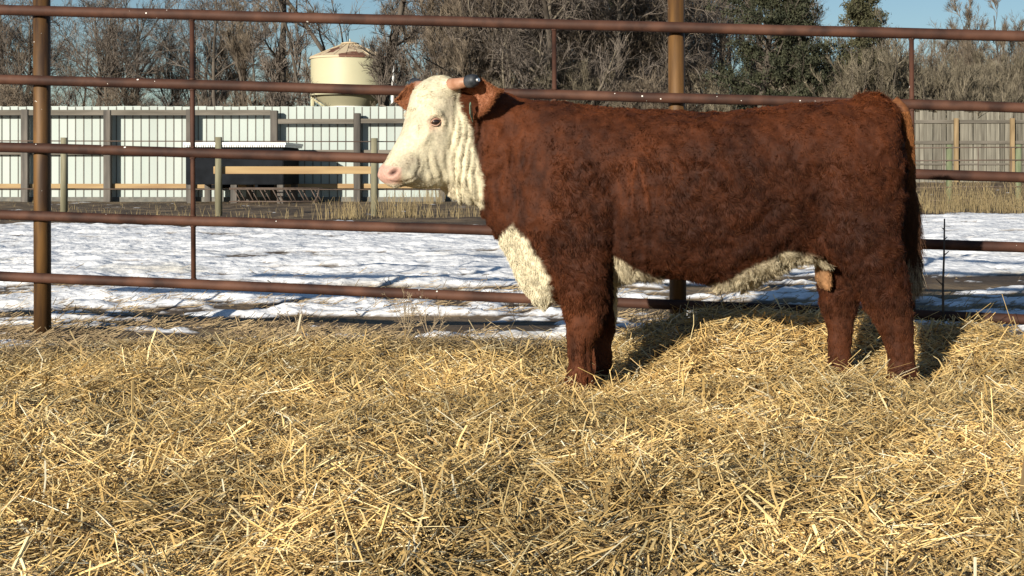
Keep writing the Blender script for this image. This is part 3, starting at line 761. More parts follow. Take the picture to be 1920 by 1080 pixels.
def build_weeds():
    Y = 7.6
    mb = MB(); b = P(1769, 630, Y); 
    mb.tube([P(1769, 632, Y), P(1768, 540, Y), P(1770, 480, Y), P(1771, 410, Y)], [.0075, .0062, .0055, .004], 8)
    for (x0, y0, x1, y1) in ((1768, 535, 1755, 523), (1771, 448, 1776, 445), (1769, 480, 1779, 471), (1769, 560, 1764, 556), (1770, 430, 1766, 427)):
        mb.tube([P(x0, y0, Y), P(x1, y1, Y + .01)], [.004, .002], 6)
    tag(link('dead_stalk', mb.mesh('dead_stalk', True), M_stalk), 'single tall dark dead stalk standing at the fence right of the tail', 'weed')
    rng = np.random.default_rng(9)
    def weed(px, py, Y, h, n, label, m):
        base = np.array(P(px, py, Y)); st = np.repeat(base[None], n, 0) + rng.normal(0, .012, (n, 3)); dd = rng.normal(0, .42, (n, 3)); dd[:, 2] = 1; dd /= np.linalg.norm(dd, axis=1)[:, None]
        L = h * rng.uniform(.5, 1.0, n); p, q = grow(rng, st, dd, L, np.full(n, .0022), 5, .12, .02)
        s, d2, L2, r2 = spawn(rng, p, q, 7, .3, .7, .32, L, .7); p2, q2 = grow(rng, s, d2, L2, np.full(len(s), .0013), 3, .2, .02)
        s, d3, L3, r3 = spawn(rng, p2, q2, 3, .3, .7, .5, L2, .7); p3, q3 = grow(rng, s, d3, L3, np.full(len(s), .0011), 2, .2, .0)
        f = lambda p, q, k: ((p[:, :-1].reshape(-1, 3), p[:, 1:].reshape(-1, 3), q[:, :-1].ravel(), q[:, 1:].ravel()), k)
        o = link('dead_weed', seg_mesh('dead_weed', [f(p, q, 4), f(p2, q2, 3), f(p3, q3, 3)], []), m)
        tag(o, label, 'weed')
    weed(765, 632, 7.75, .30, 10, 'branching brown dead weed under the bottom rail below the bull\'s muzzle', M_weed)
    weed(805, 632, 7.7, .22, 7, 'smaller brown dead weed right of the branching one below the muzzle', M_weed)
    weed(1215, 625, 7.9, .22, 8, 'dark dead weed in the snow between the front legs and the ochre post', M_stalk)
    weed(968, 600, 8.2, .27, 3, 'thin dark weed beside the white brisket at the bottom rail', M_stalk)
    weed(735, 545, 11.3, .14, 4, 'tiny dark sprig poking out of the snow between the lower rails', M_stalk)
    weed(560, 622, 7.7, .20, 6, 'low brown dead weed in the straw edge at the left', M_weed)
    weed(1840, 640, 7.6, .16, 5, 'short brown weed on the straw ridge at the far right', M_weed)
build_weeds()
build_litter()

# ------------------------------------------------------------------ the bull
YM = 6.3                      # distance of the bull's midline
KM = YM / F                   # metres per photo pixel there
def Q(px, py, dy=0.0):        # point on the midline plane, then moved dy away from the camera
    p = P(px, py, YM); return Vector((p.x, p.y + dy, p.z))

def add_loft(bm, rings, n=28, expo=2.3, cap=True):
    """rings: (centre, half-vector a, half-vector b[, exponent])"""
    prev = None; first = None
    for r in rings:
        c, a, b = r[:3]; e = r[3] if len(r) > 3 else expo; vs = []
        for k in range(n):
            t = 2 * math.pi * k / n; ct, st = math.cos(t), math.sin(t)
            x = math.copysign(abs(ct) ** (2 / e), ct); y = math.copysign(abs(st) ** (2 / e), st)
            vs.append(bm.verts.new(c + a * x + b * y))
        if prev:
            for k in range(n):
                k2 = (k + 1) % n; bm.faces.new((prev[k], prev[k2], vs[k2], vs[k]))
        else: first = vs
        prev = vs
    if cap: bm.faces.new(first[::-1]); bm.faces.new(prev)
def add_ball(bm, c, rx, ry, rz, rot=None, seg=20):
    m = Matrix.Translation(c) @ ((rot.to_4x4()) if rot is not None else Matrix.Identity(4)) @ Matrix.Diagonal((rx, ry, rz, 1))
    bmesh.ops.create_uvsphere(bm, u_segments=seg, v_segments=seg // 2 + 2, radius=1, matrix=m)

TH = math.radians(45)         # the head is turned this far towards the camera
FW = Vector((-math.cos(TH), -math.sin(TH), 0)); LT = Vector((-math.sin(TH), math.cos(TH), 0))   # forward, to the far side
HO = Q(835, 140, -.10)        # top of the poll
def Hd(s, py, w=0.0):         # head profile coordinates: s in side-view pixels forward (negative) of the poll
    v = HO + FW * (-s * KM * .985); v.z = HC - (py - PY0) * v.y / F; return v + LT * w

def smooth_interp(xs, ys, x):
    xs = np.array(xs, float); ys = np.array(ys, float)
    m = np.gradient(ys, xs); i = np.clip(np.searchsorted(xs, x) - 1, 0, len(xs) - 2)
    h = xs[i + 1] - xs[i]; t = np.clip((x - xs[i]) / h, 0, 1)
    return (2*t**3-3*t**2+1)*ys[i] + (t**3-2*t**2+t)*h*m[i] + (-2*t**3+3*t**2)*ys[i+1] + (t**3-t**2)*h*m[i+1]

def build_bull_body():
    bm = bmesh.new()
    # ---- trunk
    T = np.array([  # x, top, bottom, half width, dy
        (905, 182, 392, .125, -.035), (930, 180, 440, .15, -.025), (960, 181, 492, .18, -.01), (1000, 184, 538, .215, 0), (1040, 189, 566, .25, 0), (1080, 194, 560, .275, 0),
        (1130, 200, 540, .295, 0), (1180, 205, 522, .305, 0), (1250, 210, 518, .325, 0), (1320, 211, 528, .335, 0), (1390, 206, 532, .325, 0),
        (1440, 201, 510, .305, 0), (1490, 196, 488, .29, 0), (1540, 192, 490, .285, 0), (1590, 189, 505, .285, 0), (1620, 182, 515, .275, 0),
        (1648, 180, 510, .25, 0), (1670, 192, 490, .205, 0), (1684, 214, 455, .15, 0), (1692, 255, 400, .09, 0)])
    rings = []
    for x in np.linspace(905, 1692, 56):
        v = [float(smooth_interp(T[:, 0], T[:, k], x)) for k in range(1, 5)]
        rings.append((Q(x, (v[0] + v[1]) / 2, v[3]), Vector((0, v[2], 0)), Vector((0, 0, (v[1] - v[0]) / 2 * KM)), 2.45))
    add_loft(bm, rings, 40)
    # ---- brisket, drooping between the fore legs
    add_loft(bm, [(Q(958, 440), Vector((0, .05, 0)), Vector((.035, 0, .035))), (Q(977, 478), Vector((0, .080, 0)), Vector((.042, 0, .05))), (Q(1000, 516), Vector((0, .095, 0)), Vector((.052, 0, .055))),
                  (Q(1019, 546), Vector((0, .09, 0)), Vector((.052, 0, .05))), (Q(1034, 565), Vector((0, .065, 0)), Vector((.032, 0, .032)))], 20, 2.1)
    # ---- neck into the head
    add_loft(bm, [(Q(965, 290, -.01), Vector((.03, .165, 0)), Vector((0, 0, .27))), (Q(925, 278, -.045), Vector((.05, .140, 0)), Vector((-.02, 0, .25))),
                  (Q(893, 272, -.085), Vector((.065, .120, 0)), Vector((-.02, 0, .245))), (Hd(22, 262), LT * .108, Vector((0, 0, .225))), (Hd(0, 250), LT * .10, Vector((0, 0, .17)))], 28, 2.3)
    # ---- skull and muzzle: (front, back, half width)
    S = [((4, 141), (40, 172), .060), ((-16, 141), (42, 195), .088), ((-38, 150), (42, 228), .104), ((-56, 170), (40, 270), .116), ((-66, 195), (36, 305), .117), ((-75, 222), (28, 334), .106),
         ((-87, 248), (8, 349), .092), ((-101, 270), (-22, 354), .080), ((-114, 288), (-54, 353), .073), ((-121, 300), (-84, 349), .070), ((-129, 308), (-101, 349), .068), ((-134, 315), (-113, 348), .063), ((-136, 322), (-122, 345), .052), ((-135, 328), (-128, 340), .032)]
    rings = []
    for f, b, w in S:
        a = Hd(*f); c = Hd(*b); rings.append(((a + c) / 2, (c - a) / 2, LT * w, 2.35))
    add_loft(bm, rings, 32)
    # cheeks, brows, lips, chin
    for s in (-1, 1):
        add_ball(bm, Hd(10, 300, s * .070), .085, .05, .11, Matrix.Rotation(TH, 3, 'Z'))
        add_ball(bm, Hd(-40, 214, s * .094), .040, .024, .020, Matrix.Rotation(TH, 3, 'Z'))
        add_ball(bm, Hd(-117, 322, s * .036), .032, .032, .036)
        add_ball(bm, Hd(-96, 330, s * .040), .050, .034, .032)
        add_ball(bm, Hd(-60, 250, s * .076), .07, .022, .022, Matrix.Rotation(TH, 3, 'Z') @ Matrix.Rotation(math.radians(-58), 3, 'Y'))
        # horn base bulge
        add_ball(bm, Hd(-8, 160, s * .075), .032, .035, .032)
    add_ball(bm, Hd(-106, 343), .04, .045, .020)
    # throat and loose skin under the jaw
    add_loft(bm, [(Hd(-10, 350), LT * .035, FW * .05 + Vector((0, 0, .01))), (Hd(8, 352), LT * .042, Vector((0, 0, .05)) + FW * .02), (Q(868, 356, -.09), Vector((.02, .05, 0)), Vector((0, 0, .055))),
                  (Q(906, 362, -.05), Vector((.01, .055, 0)), Vector((0, 0, .055))), (Q(945, 415, -.01), Vector((0, .06, 0)), Vector((.04, 0, .05)))], 18, 2.1)
    # ---- fore legs: centre px,py, half x px, half depth m at distance Y
    def leg(Y, R, e=2.2):
        rings = []
        for (x, y, hx, hd) in R:
            rings.append((P(x, y, Y), Vector((hx * Y / F, 0, 0)), Vector((0, hd, 0)), e))
        add_loft(bm, rings, 22)
    leg(6.13, [(1085, 400, 62, .07), (1090, 450, 63, .10), (1095, 500, 57, .11), (1097, 545, 49, .092), (1096, 585, 40, .074), (1093, 618, 32.5, .060), (1091, 636, 29, .053), (1088, 655, 23, .042), (1088, 680, 22, .041), (1088, 698, 27, .052), (1087, 716, 29, .058), (1084, 742, 32, .064)])
    leg(6.42, [(1105, 450, 60, .07), (1112, 500, 48, .09), (1117, 550, 40, .080), (1120, 590, 33, .068), (1123, 615, 28, .058), (1126, 640, 22, .046), (1128, 665, 19, .043), (1128, 690, 20, .045), (1129, 710, 24, .052), (1126, 735, 28, .06)])
    # shoulder and thigh masses
    add_ball(bm, P(1090, 400, 6.13), .155, .10, .25, Matrix.Rotation(math.radians(-12), 3, 'Y'))
    add_ball(bm, P(1110, 400, 6.47), .15, .10, .23)
    add_ball(bm, P(1592, 370, 6.14), .20, .13, .30)
    add_ball(bm, P(1585, 370, 6.46), .19, .13, .28)
    # ---- hind legs
    leg(6.13, [(1600, 400, 88, .10), (1612, 450, 80, .13), (1636, 500, 63, .115), (1655, 540, 52, .092), (1664, 575, 45, .074), (1674, 600, 39, .060), (1682, 625, 32, .050), (1688, 655, 26, .042), (1691, 682, 25, .042), (1693, 705, 29, .052), (1695, 722, 31, .058), (1693, 745, 34, .064)])
    leg(6.50, [(1590, 400, 80, .10), (1590, 450, 66, .12), (1582, 500, 52, .105), (1574, 540, 40, .085), (1572, 575, 33, .066), (1574, 600, 27, .055), (1575, 630, 23, .046), (1574, 655, 21, .043), (1574, 675, 23, .048), (1573, 692, 26, .055), (1571, 712, 28, .06)])
    add_ball(bm, P(1702, 568, 6.14), .022, .03, .05); add_ball(bm, P(1596, 572, 6.5), .02, .028, .045); add_ball(bm, P(1080, 612, 6.1), .03, .04, .045)
    # sheath and scrotum
    add_loft(bm, [(Q(1475, 490), Vector((0, .05, 0)), Vector((.03, 0, .03))), (Q(1430, 515), Vector((0, .05, 0)), Vector((.03, 0, .035))), (Q(1398, 532), Vector((0, .04, 0)), Vector((.03, 0, .03)))], 14, 2)
    add_loft(bm, [(P(1546, 486, 6.38), Vector((.035, 0, 0)), Vector((0, .05, 0))), (P(1543, 504, 6.38), Vector((.037, 0, 0)), Vector((0, .05, 0))), (P(1544, 519, 6.38), Vector((.038, 0, 0)), Vector((0, .052, 0))), (P(1548, 534, 6.38), Vector((.031, 0, 0)), Vector((0, .042, 0))), (P(1553, 545, 6.38), Vector((.018, 0, 0)), Vector((0, .02, 0)))], 16, 2)
    # rump fold to the tail head
    add_ball(bm, Q(1636, 196, 0), .09, .11, .05)
    bmesh.ops.recalc_face_normals(bm, faces=bm.faces)
    me = bpy.data.meshes.new('raw'); bm.to_mesh(me); bm.free()
    o = bpy.data.objects.new('raw', me); COL.objects.link(o)
    m = o.modifiers.new('r', 'REMESH'); m.mode = 'VOXEL'; m.voxel_size = .0095; m.use_smooth_shade = True
    s = o.modifiers.new('s', 'SMOOTH'); s.factor = .6; s.iterations = 11
    dg = bpy.context.evaluated_depsgraph_get(); ev = o.evaluated_get(dg)
    out = bpy.data.meshes.new_from_object(ev); bpy.data.objects.remove(o); out.name = 'body'
    return out

def uv_of(p):      # side-view coordinates in photo pixels on the midline plane (depends on x and z only)
    return PX0 + p[:, 0] * F / p[:, 1], PY0 + (HC - p[:, 2]) * F / p[:, 1]
def head_frame(p): # head side-view coordinates
    r = p - np.array(HO); s = -(r @ np.array(FW)) / (KM * .985); w = r @ np.array(LT); return s, PY0 + (HC - p[:, 2]) * F / (HO.y + s * KM * .985 * math.sin(TH)), w

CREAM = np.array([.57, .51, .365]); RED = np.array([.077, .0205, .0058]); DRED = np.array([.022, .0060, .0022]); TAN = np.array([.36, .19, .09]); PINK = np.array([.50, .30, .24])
def bull_regions(p):
    """weights: white, pink muzzle, tan skin; plus fur length factor"""
    x, y = uv_of(p); n = fbm(p * 9, 3, 71) * 14; nf = fbm(p * 30, 2, 72) * 5
    # face boundary (behind the poll, down the cheek folds)
    by = np.array([120, 160, 190, 210, 235, 262, 300, 340, 385, 420]); bx = np.array([875, 864, 860, 864, 880, 884, 896, 904, 906, 908])
    xb = np.interp(y, by, bx)
    white = sstep(-4, 4, xb + nf * .8 - x) * sstep(396, 386, y + nf)
    # brisket stripe
    by2 = np.array([415, 424, 450, 488, 525, 585, 600]); bx2 = np.array([958, 962, 986, 1012, 1029, 1042, 1044])
    white = np.maximum(white, sstep(-6, 6, np.interp(y, by2, bx2) - x + nf) * sstep(417, 428, y + nf - np.clip(958 - x, -5, 60) * 1.05) * (x < 1062))
    # underline
    ux = np.array([1130, 1150, 1165, 1190, 1240, 1300, 1360, 1400, 1440, 1480, 1515, 1550, 1570]); uy = np.array([620, 482, 490, 508, 524, 540, 528, 506, 488, 470, 476, 488, 620])
    legs = (x > 1560) | (x < 1150)
    white = np.maximum(white, sstep(-5, 5, y - np.interp(x, ux, uy) + n * .6) * (~legs) * (y < np.where(x > 1500, 512, 600)))
    s, hy, w = head_frame(p)
    pink = sstep(3, -3, x - 752 - 2 * n / 14) * sstep(-3, 3, y - (307 + (x - 712) * .20)) * (1 - sstep(341, 348, hy)) * (x < 870)
    tan = ((x > 1508) & (x < 1561) & (y > 494) & (y < 562) & (p[:, 1] > 6.25) & (p[:, 1] < 6.415)).astype(float)
    return white, pink, tan, x, y
def neck_ridge(p, x, y):      # narrow ridges and slits running down the neck
    wv = .55 * fbm(p * 7, 2, 83)
    q1 = np.stack([x / 10.5 + y / 120. + wv, y / 75., 0 * x], 1); q2 = np.stack([x / 22. + y / 200. + wv, y / 110., 0 * x], 1)
    return .75 - 1.6 * np.abs(vnoise(q1, 84)) * .8 - 1.2 * np.abs(vnoise(q2, 86)) * .6
RIBS = ((1161, 335, 505, .6), (1176, 318, 520, .7), (1191, 298, 500, 1.1), (1211, 314, 515, 1.0), (1232, 350, 500, .35))
def rib_ridge(x, y):
    g = 0 * x; tip = 0 * x
    for i, (x0, ya, yb, am) in enumerate(RIBS):
        c = x0 + 5 * np.sin(y / 27. + i * 1.9) + (y - 400) * .03; e = sstep(ya - 8, ya + 22, y) * (1 - sstep(yb - 50, yb, y)) * (.65 + .35 * np.sin(y / 19. + i * 2.3))
        g = np.maximum(g, am * e * np.exp(-((x - c) / 4.6) ** 2)); tip = np.maximum(tip, am * np.exp(-((x - c) / 3.0) ** 2) * sstep(ya - 6, ya + 4, y) * (1 - sstep(ya + 40, ya + 110, y)))
    return g, tip
def bull_color(p):
    white, pink, tan, x, y = bull_regions(p)
    a = sstep(-.45, .45, fbm(p * np.array([5, 5, 3.2]), 3, 73)); b = sstep(-.4, .4, fbm(p * np.array([26, 26, 15]), 3, 74))
    lowleg = sstep(560, 600, y); b = b * (1 - lowleg) + sstep(-.4, .4, fbm(p * np.array([38, 38, 7]), 3, 75)) * lowleg
    mixv = np.clip(.58 * a + .42 * b + .10 * sstep(330, 220, y), 0, 1)  # last term lightens the upper coat, painted-in light
    # rusty streaks down the neck folds and ribs
    rg_, tip = rib_ridge(x, y)
    neck = sstep(892, 905, x) * (1 - sstep(975, 1030, x)) * sstep(215, 250, y) * (1 - sstep(420, 480, y))
    mixv = np.clip(mixv + .55 * rg_ + .9 * tip + neck * (.12 + .45 * neck_ridge(p, x, y)) + .16 * sstep(1060, 950, x) * (x > 905) * (y < 460), 0, 1.7)[:, None]  # last term lightens neck and shoulder, form shading put into the colour
    dk = sstep(230, 430, y + .12 * (x - 1150)) * sstep(1040, 1180, x)          # form shade painted into the coat low on the barrel and quarters
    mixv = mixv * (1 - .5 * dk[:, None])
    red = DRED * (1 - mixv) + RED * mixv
    lit = (sstep(215, 185, y) * (x > 930))[:, None]          # light from above painted into the topline hair
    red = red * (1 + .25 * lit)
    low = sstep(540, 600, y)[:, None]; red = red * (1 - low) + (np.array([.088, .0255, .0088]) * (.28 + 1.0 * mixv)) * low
    cr = CREAM * (.85 + .2 * b[:, None]); fz = (sstep(-.1, .5, fbm(p * 15, 3, 76)) * (x < 850) * (y < 400) * .35)[:, None]; cr = cr * (1 - fz) + np.array([.47, .37, .29]) * fz
    belly = (sstep(440, 480, y) * (x > 1140))[:, None]; cr = cr * (1 + .12 * (sstep(410, 430, y) * (x < 1070))[:, None]); cr = cr * (1 - belly * .35) + np.array([.45, .34, .2]) * belly * .35
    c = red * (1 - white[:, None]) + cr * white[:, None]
    tcol = TAN * (.6 + .55 * b[:, None]); c = c * (1 - tan[:, None]) + tcol * tan[:, None]
    c = c * (1 - pink[:, None]) + PINK * pink[:, None]
    return c, white, pink, tan, x, y

def build_bull():
    me = build_bull_body()
    n = len(me.vertices); co = np.empty(n * 3, np.float32); me.vertices.foreach_get('co', co); co = co.reshape(-1, 3).astype(float)
    nr = np.empty(n * 3, np.float32); me.vertices.foreach_get('normal', nr); nr = nr.reshape(-1, 3).astype(float)
    x, y = uv_of(co); white, pink, tan, _, _ = bull_regions(co)
    near = sstep(.1, -.3, nr[:, 1])
    ishead = (x < 905) & (y < 400)
    amp = np.where(ishead | (pink > .1), .0012, .0050) * (1 - .5 * sstep(540, 600, y)) * (1 - tan)
    dsp = amp * fbm(co * 18, 3, 81) * 3.2 + amp * 2.0 * fbm(co * 7, 2, 82) * (~ishead)
    # neck folds: steep ridges running down the neck
    fold = sstep(892, 905, x) * (1 - sstep(975, 1030, x)) * sstep(215, 250, y) * (1 - sstep(420, 480, y))
    dsp += fold * .011 * neck_ridge(co, x, y)
    # cheek and throat folds
    f2 = sstep(838, 850, x) * (1 - sstep(900, 912, x)) * sstep(205, 235, y)
    wq = np.stack([x / 30., y / 45., 0 * x], 1)
    ph = (x - 7 * np.sin(y / 31. + .5) + 9 * fbm(wq, 3, 86)) / 13.
    amp2 = .0045 + .0050 * vnoise(np.stack([x / 14., y / 60., 0 * x], 1), 87)
    dsp += f2 * amp2 * (np.abs(np.sin(ph * math.pi)) * 2 - 1.1)
    dsp += f2 * .0022 * fbm(np.stack([x / 7., y / 16., 0 * x], 1), 3, 88)
    hl = ((x < 905) & (y < 400)); dsp += hl * (.0007 * fbm(co * 45, 3, 89) + .0020 * fbm(co * 12, 2, 90))
    # fine jowl folds between mouth corner and cheek
    f3 = sstep(790, 805, x) * (1 - sstep(838, 850, x)) * sstep(275, 295, y) * (1 - sstep(330, 345, y))
    dsp += f3 * .0024 * np.sin((x - y * .15 + 8 * fbm(wq, 2, 85)) / 8. * math.pi)
    # rib folds behind the elbow
    dsp += .011 * rib_ridge(x, y)[0] * near
    # shoulder hollow and stifle crease
    dsp -= near * .036 * np.exp(-((x - 1152) / 14) ** 2) * sstep(360, 420, y) * (1 - sstep(530, 560, y))
    dsp -= near * .026 * np.exp(-((x - (1535 + (y - 300) * .1)) / 30) ** 2) * sstep(250, 330, y) * (1 - sstep(440, 480, y))
    face = (x < 905) & (y < 400) & (nr[:, 1] < .2)
    for (mx, my, rx, ry, sh, am) in ((783, 240, 5, 20, -.15, .0055), (797, 248, 8, 14, -.3, -.0060), (806, 205, 20, 7, .35, .0050), (806, 190, 18, 7, .2, -.0025), (846, 250, 9, 40, .1, -.004), (826, 285, 17, 34, 0, .006),
                                 (765, 292, 12, 14, -.5, .0030), (757, 318, 8, 14, .2, .003), (770, 328, 14, 8, 0, .004), (800, 322, 10, 14, 0, -.004), (842, 175, 16, 12, 0, .004), (858, 200, 6, 22, 0, -.005), (775, 180, 12, 22, -.3, .002)):
        dsp += face * am * np.exp(-((x - mx - sh * (y - my)) / rx) ** 2 - ((y - my) / ry) ** 2)
    # point of the shoulder, hip bone, gaskin and forearm muscle
    for (mx, my, rx, ry, am) in ((1000, 400, 34, 40, .012), (1075, 330, 40, 90, .014), (1530, 245, 30, 26, .014), (1590, 330, 50, 70, .010), (1640, 470, 26, 46, .010), (1085, 520, 22, 40, .008), (1440, 300, 40, 46, -.014), (1300, 250, 120, 30, .006)):
        dsp += near * am * np.exp(-((x - mx) / rx) ** 2 - ((y - my) / ry) ** 2)
    # tendons and the line between cannon bone and tendon on the lower legs
    lw = sstep(620, 640, y) * (1 - sstep(700, 712, y)) * near
    dsp -= lw * .006 * np.exp(-((x - 1100) / 3.5) ** 2); dsp -= lw * .005 * np.exp(-((x - (1697 + (y - 660) * .1)) / 3.5) ** 2)
    co = co + nr * dsp[:, None]
    # ---- find features by looking at the surface
    def cast(px, py, verts):
        bv = BVHTree.FromPolygons([tuple(v) for v in verts], [tuple(p.vertices) for p in me.polygons])
        o = Vector((0, 0, HC)); t = (P(px, py, 6.0) - o).normalized(); h = bv.ray_cast(o, t, 20); return h[0], h[1]
    bvh = BVHTree.FromPolygons([tuple(v) for v in co], [tuple(p.vertices) for p in me.polygons])
    def hit(px, py):
        o = Vector((0, 0, HC)); t = (P(px, py, 6.0) - o).normalized(); h = bvh.ray_cast(o, t, 20); return (h[0] if h[0] else Q(px, py)), (h[1] if h[1] else Vector((0, -1, 0)))
    # mirror a point of the near side of the head to the far side
    def mirror(p): r = p - HO; w = r.dot(LT); return p - LT * (2 * w)
    eye, en = hit(817, 229); nos, nn = hit(737, 323); mth, mn = hit(788, 306)
    for (c0, side) in ((eye, 0), (mirror(eye), 1)):
        dd = co - np.array(c0); r = np.linalg.norm(dd, axis=1)
        co -= nr * (.010 * np.exp(-(r / .020) ** 2))[:, None]                         # socket
        co += nr * (.006 * np.exp(-((r - .036) / .011) ** 2) * (dd[:, 2] > -.01))[:, None]  # brow
    nostr = np.zeros(n)
    for c0 in (nos, mirror(nos)):
        dd = co - np.array(c0); r = np.sqrt((dd[:, 0] / 1.5) ** 2 + dd[:, 1] ** 2 + ((dd[:, 2] - dd[:, 0] * .5) / .8) ** 2)
        co -= nr * (.021 * np.exp(-(r / .0160) ** 4))[:, None]; co += nr * (.0018 * np.exp(-((r - .021) / .008) ** 2) * (dd[:, 0] > -.01))[:, None]
        nostr = np.maximum(nostr, np.exp(-(r / .0165) ** 4))
    # mouth line: groove from the nose corner back to the mouth corner
    mp = [hit(a, b)[0] for a, b in ((733, 340), (745, 342), (760, 341), (772, 336), (781, 326), (787, 312), (785, 298))]
    md = np.full(n, 9.)
    for a, b in zip(mp[:-1], mp[1:]):
        a = np.array(a); b = np.array(b); ab = b - a; t = np.clip(((co - a) @ ab) / (ab @ ab + 1e-9), 0, 1); md = np.minimum(md, np.linalg.norm(co - (a + t[:, None] * ab), axis=1))
    co -= nr * (.005 * np.exp(-(md / .006) ** 2))[:, None]
    me.vertices.foreach_set('co', co.astype(np.float32).ravel()); me.update()
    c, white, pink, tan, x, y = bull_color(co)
    er = np.minimum(np.linalg.norm((co - np.array(eye)) * np.array([1, 1, 1.15]), axis=1), np.linalg.norm((co - np.array(mirror(eye))), axis=1))
    ew = np.exp(-(er / .031) ** 2)[:, None] * .6; c = c * (1 - ew) + np.array([.52, .22, .15]) * ew
    tear = np.exp(-((x - (812 - (y - 232) * .45)) / 5) ** 2) * sstep(230, 236, y) * (1 - sstep(240, 254, y)); c = c * (1 - .5 * tear[:, None]) + np.array([.5, .22, .15]) * .5 * tear[:, None]
    c = c * (1 - nostr[:, None]) + np.array([.035, .012, .010]) * nostr[:, None]
    mw = np.exp(-(md / .0045) ** 2)[:, None] * .7; c = c * (1 - mw) + np.array([.16, .09, .06]) * mw
    # grubby yellow-brown stain beside the nostril, dirt at the corner of the mouth
    stn = np.exp(-((x - 752) / 7) ** 2 - ((y - 340) / 12) ** 2)[:, None] * .5; c = c * (1 - stn) + np.array([.35, .22, .1]) * stn
    dw = np.exp(-((x - 786) / 4) ** 2 - ((y - 304) / 8) ** 2)[:, None] * .75; c = c * (1 - dw) + np.array([.06, .05, .04]) * dw
    a = me.color_attributes.new('Col', 'FLOAT_COLOR', 'POINT'); cc = np.ones((n, 4), np.float32); cc[:, :3] = c; a.data.foreach_set('color', cc.ravel())
    root = thing('hereford_bull', 'red brown white-faced bull standing side on in the straw', 'bull', (Q(1300, 0).x, YM, 0))
    R0 = Vector(root.location); me.transform(Matrix.Translation(-R0))
    for p in me.polygons: p.use_smooth = True
    M_hide = vcol_mat('bull_hide', .75, .2, noise=.18, scale=90, bump=.5, bump_dist=.004)
    body = link('body', me, M_hide, root)

    # ---- fur
    rng = np.random.default_rng(5)
    tri = []; pv = [tuple(p.vertices) for p in me.polygons]
    for p in pv:
        for i in range(1, len(p) - 1): tri.append((p[0], p[i], p[i + 1]))
    tri = np.array(tri); A, B, C = co[tri[:, 0]], co[tri[:, 1]], co[tri[:, 2]]
    nrm = np.cross(B - A, C - A); area = np.linalg.norm(nrm, axis=1) / 2; nrm /= (2 * area[:, None] + 1e-12)
    cen = (A + B + C) / 3; w_, pk, tn, cx, cy = bull_regions(cen)
    hd = (cx < 905) & (cy < 400)
    dens = area * np.where(nrm[:, 1] < .35, 1.0, .30) * np.where(hd, 2.0, 1.0) * (1 - np.clip(pk * 1.2, 0, 1)) * (1 - .3 * tn) * np.where(cy > 725, .2, 1)
    e2 = np.minimum(np.linalg.norm(cen - np.array(eye), axis=1), np.linalg.norm(cen - np.array(nos), axis=1)); dens = dens * sstep(.012, .024, e2)
    cdf = np.cumsum(dens); cdf /= cdf[-1]
    N = 230000
    fi = np.searchsorted(cdf, rng.random(N)); u, v = rng.random(N), rng.random(N); sw = u + v > 1; u[sw], v[sw] = 1 - u[sw], 1 - v[sw]
    p = A[fi] * (1 - u - v)[:, None] + B[fi] * u[:, None] + C[fi] * v[:, None]; nn_ = nrm[fi]
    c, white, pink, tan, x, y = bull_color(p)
    hd = (x < 905) & (y < 400)
    # hairs gather into small locks: pull roots' guides towards lock centres
    flow = np.stack([.55 + 0 * x, 0 * x, -.85 + 0 * x], 1)
    flow[hd] = np.array(FW) * -.75 + np.array([0, 0, -.05]) 
    flow = np.where(((y > 520) & ~hd)[:, None], np.array([.05, 0, -1.]), flow)
    cur = np.stack([fbm(p * 22, 2, 91), fbm(p * 22 + 9, 2, 92), fbm(p * 22 + 19, 2, 93)], 1)
    curlamp = np.where(hd, .5, np.where(y > 560, .6, 1.9))[:, None]
    dr = flow + cur * curlamp; dr -= nn_ * (dr * nn_).sum(1)[:, None]; dr /= np.linalg.norm(dr, axis=1)[:, None] + 1e-9
    L = np.where(y < 300, .013, .021)
    L = np.where(hd, .011, L); L = np.where(hd & (x > 845), .017, L); L = np.where(hd & (y < 185), .016, L); L = np.where((y > 590), .019, L)
    L = np.where((x > 905) & (x < 1030) & (y < 430), .008, L); L = np.where((x > 1145) & (x < 1245) & (y > 320) & (y < 500), .011, L); L = np.where((x > 1600) & (y < 215), .032, L)
    belly = (white > .4) & (y > 460) & (x > 1140); L = np.where(belly, .040, L)
    brisk = (white > .4) & (y > 400) & (x < 1070); L = np.where(brisk, .020, L)
    elbow = (x > 1118) & (x < 1170) & (y > 530) & (y < 620); L = np.where(elbow, .034, L)
    L = np.where(tan > .5, .013, L)
    L = L * rng.uniform(.6, 1.25, N) * (1 + .35 * fbm(p * 12, 2, 94))
    lift = np.where(hd, .22, np.where(y > 590, .25, .36)) * rng.uniform(.6, 1.3, N) + .18 * fbm(p * 18, 2, 95); lift = np.where(belly | elbow, .35, lift)
    g = np.where(belly | brisk | elbow, .55, .12)[:, None]
    K = 5; pts = [p - nn_ * .001]; d_ = dr * (1 - lift)[:, None] + nn_ * lift[:, None]
    cur2 = np.stack([fbm(p * 55, 2, 96), fbm(p * 55 + 5, 2, 97), fbm(p * 55 + 11, 2, 98)], 1) * 1.1 + rng.normal(0, .18, (N, 3))
    for k in range(1, K):
        d_ = d_ + cur2 * (.38 if k > 1 else .15) * np.where(hd | (y > 590), .5, 1)[:, None] + np.array([0, 0, -1.]) * g * .45 - nn_ * .06 * k
        d_ /= np.linalg.norm(d_, axis=1)[:, None]; pts.append(pts[-1] + d_ * (L / (K - 1))[:, None])
    pts = np.stack(pts, 1) - np.array(R0)
    rad = np.stack([np.full(N, .00075), np.full(N, .0008), np.full(N, .0007), np.full(N, .0005), np.full(N, .0002)], 1) * np.where(hd, .85, 1.0)[:, None]
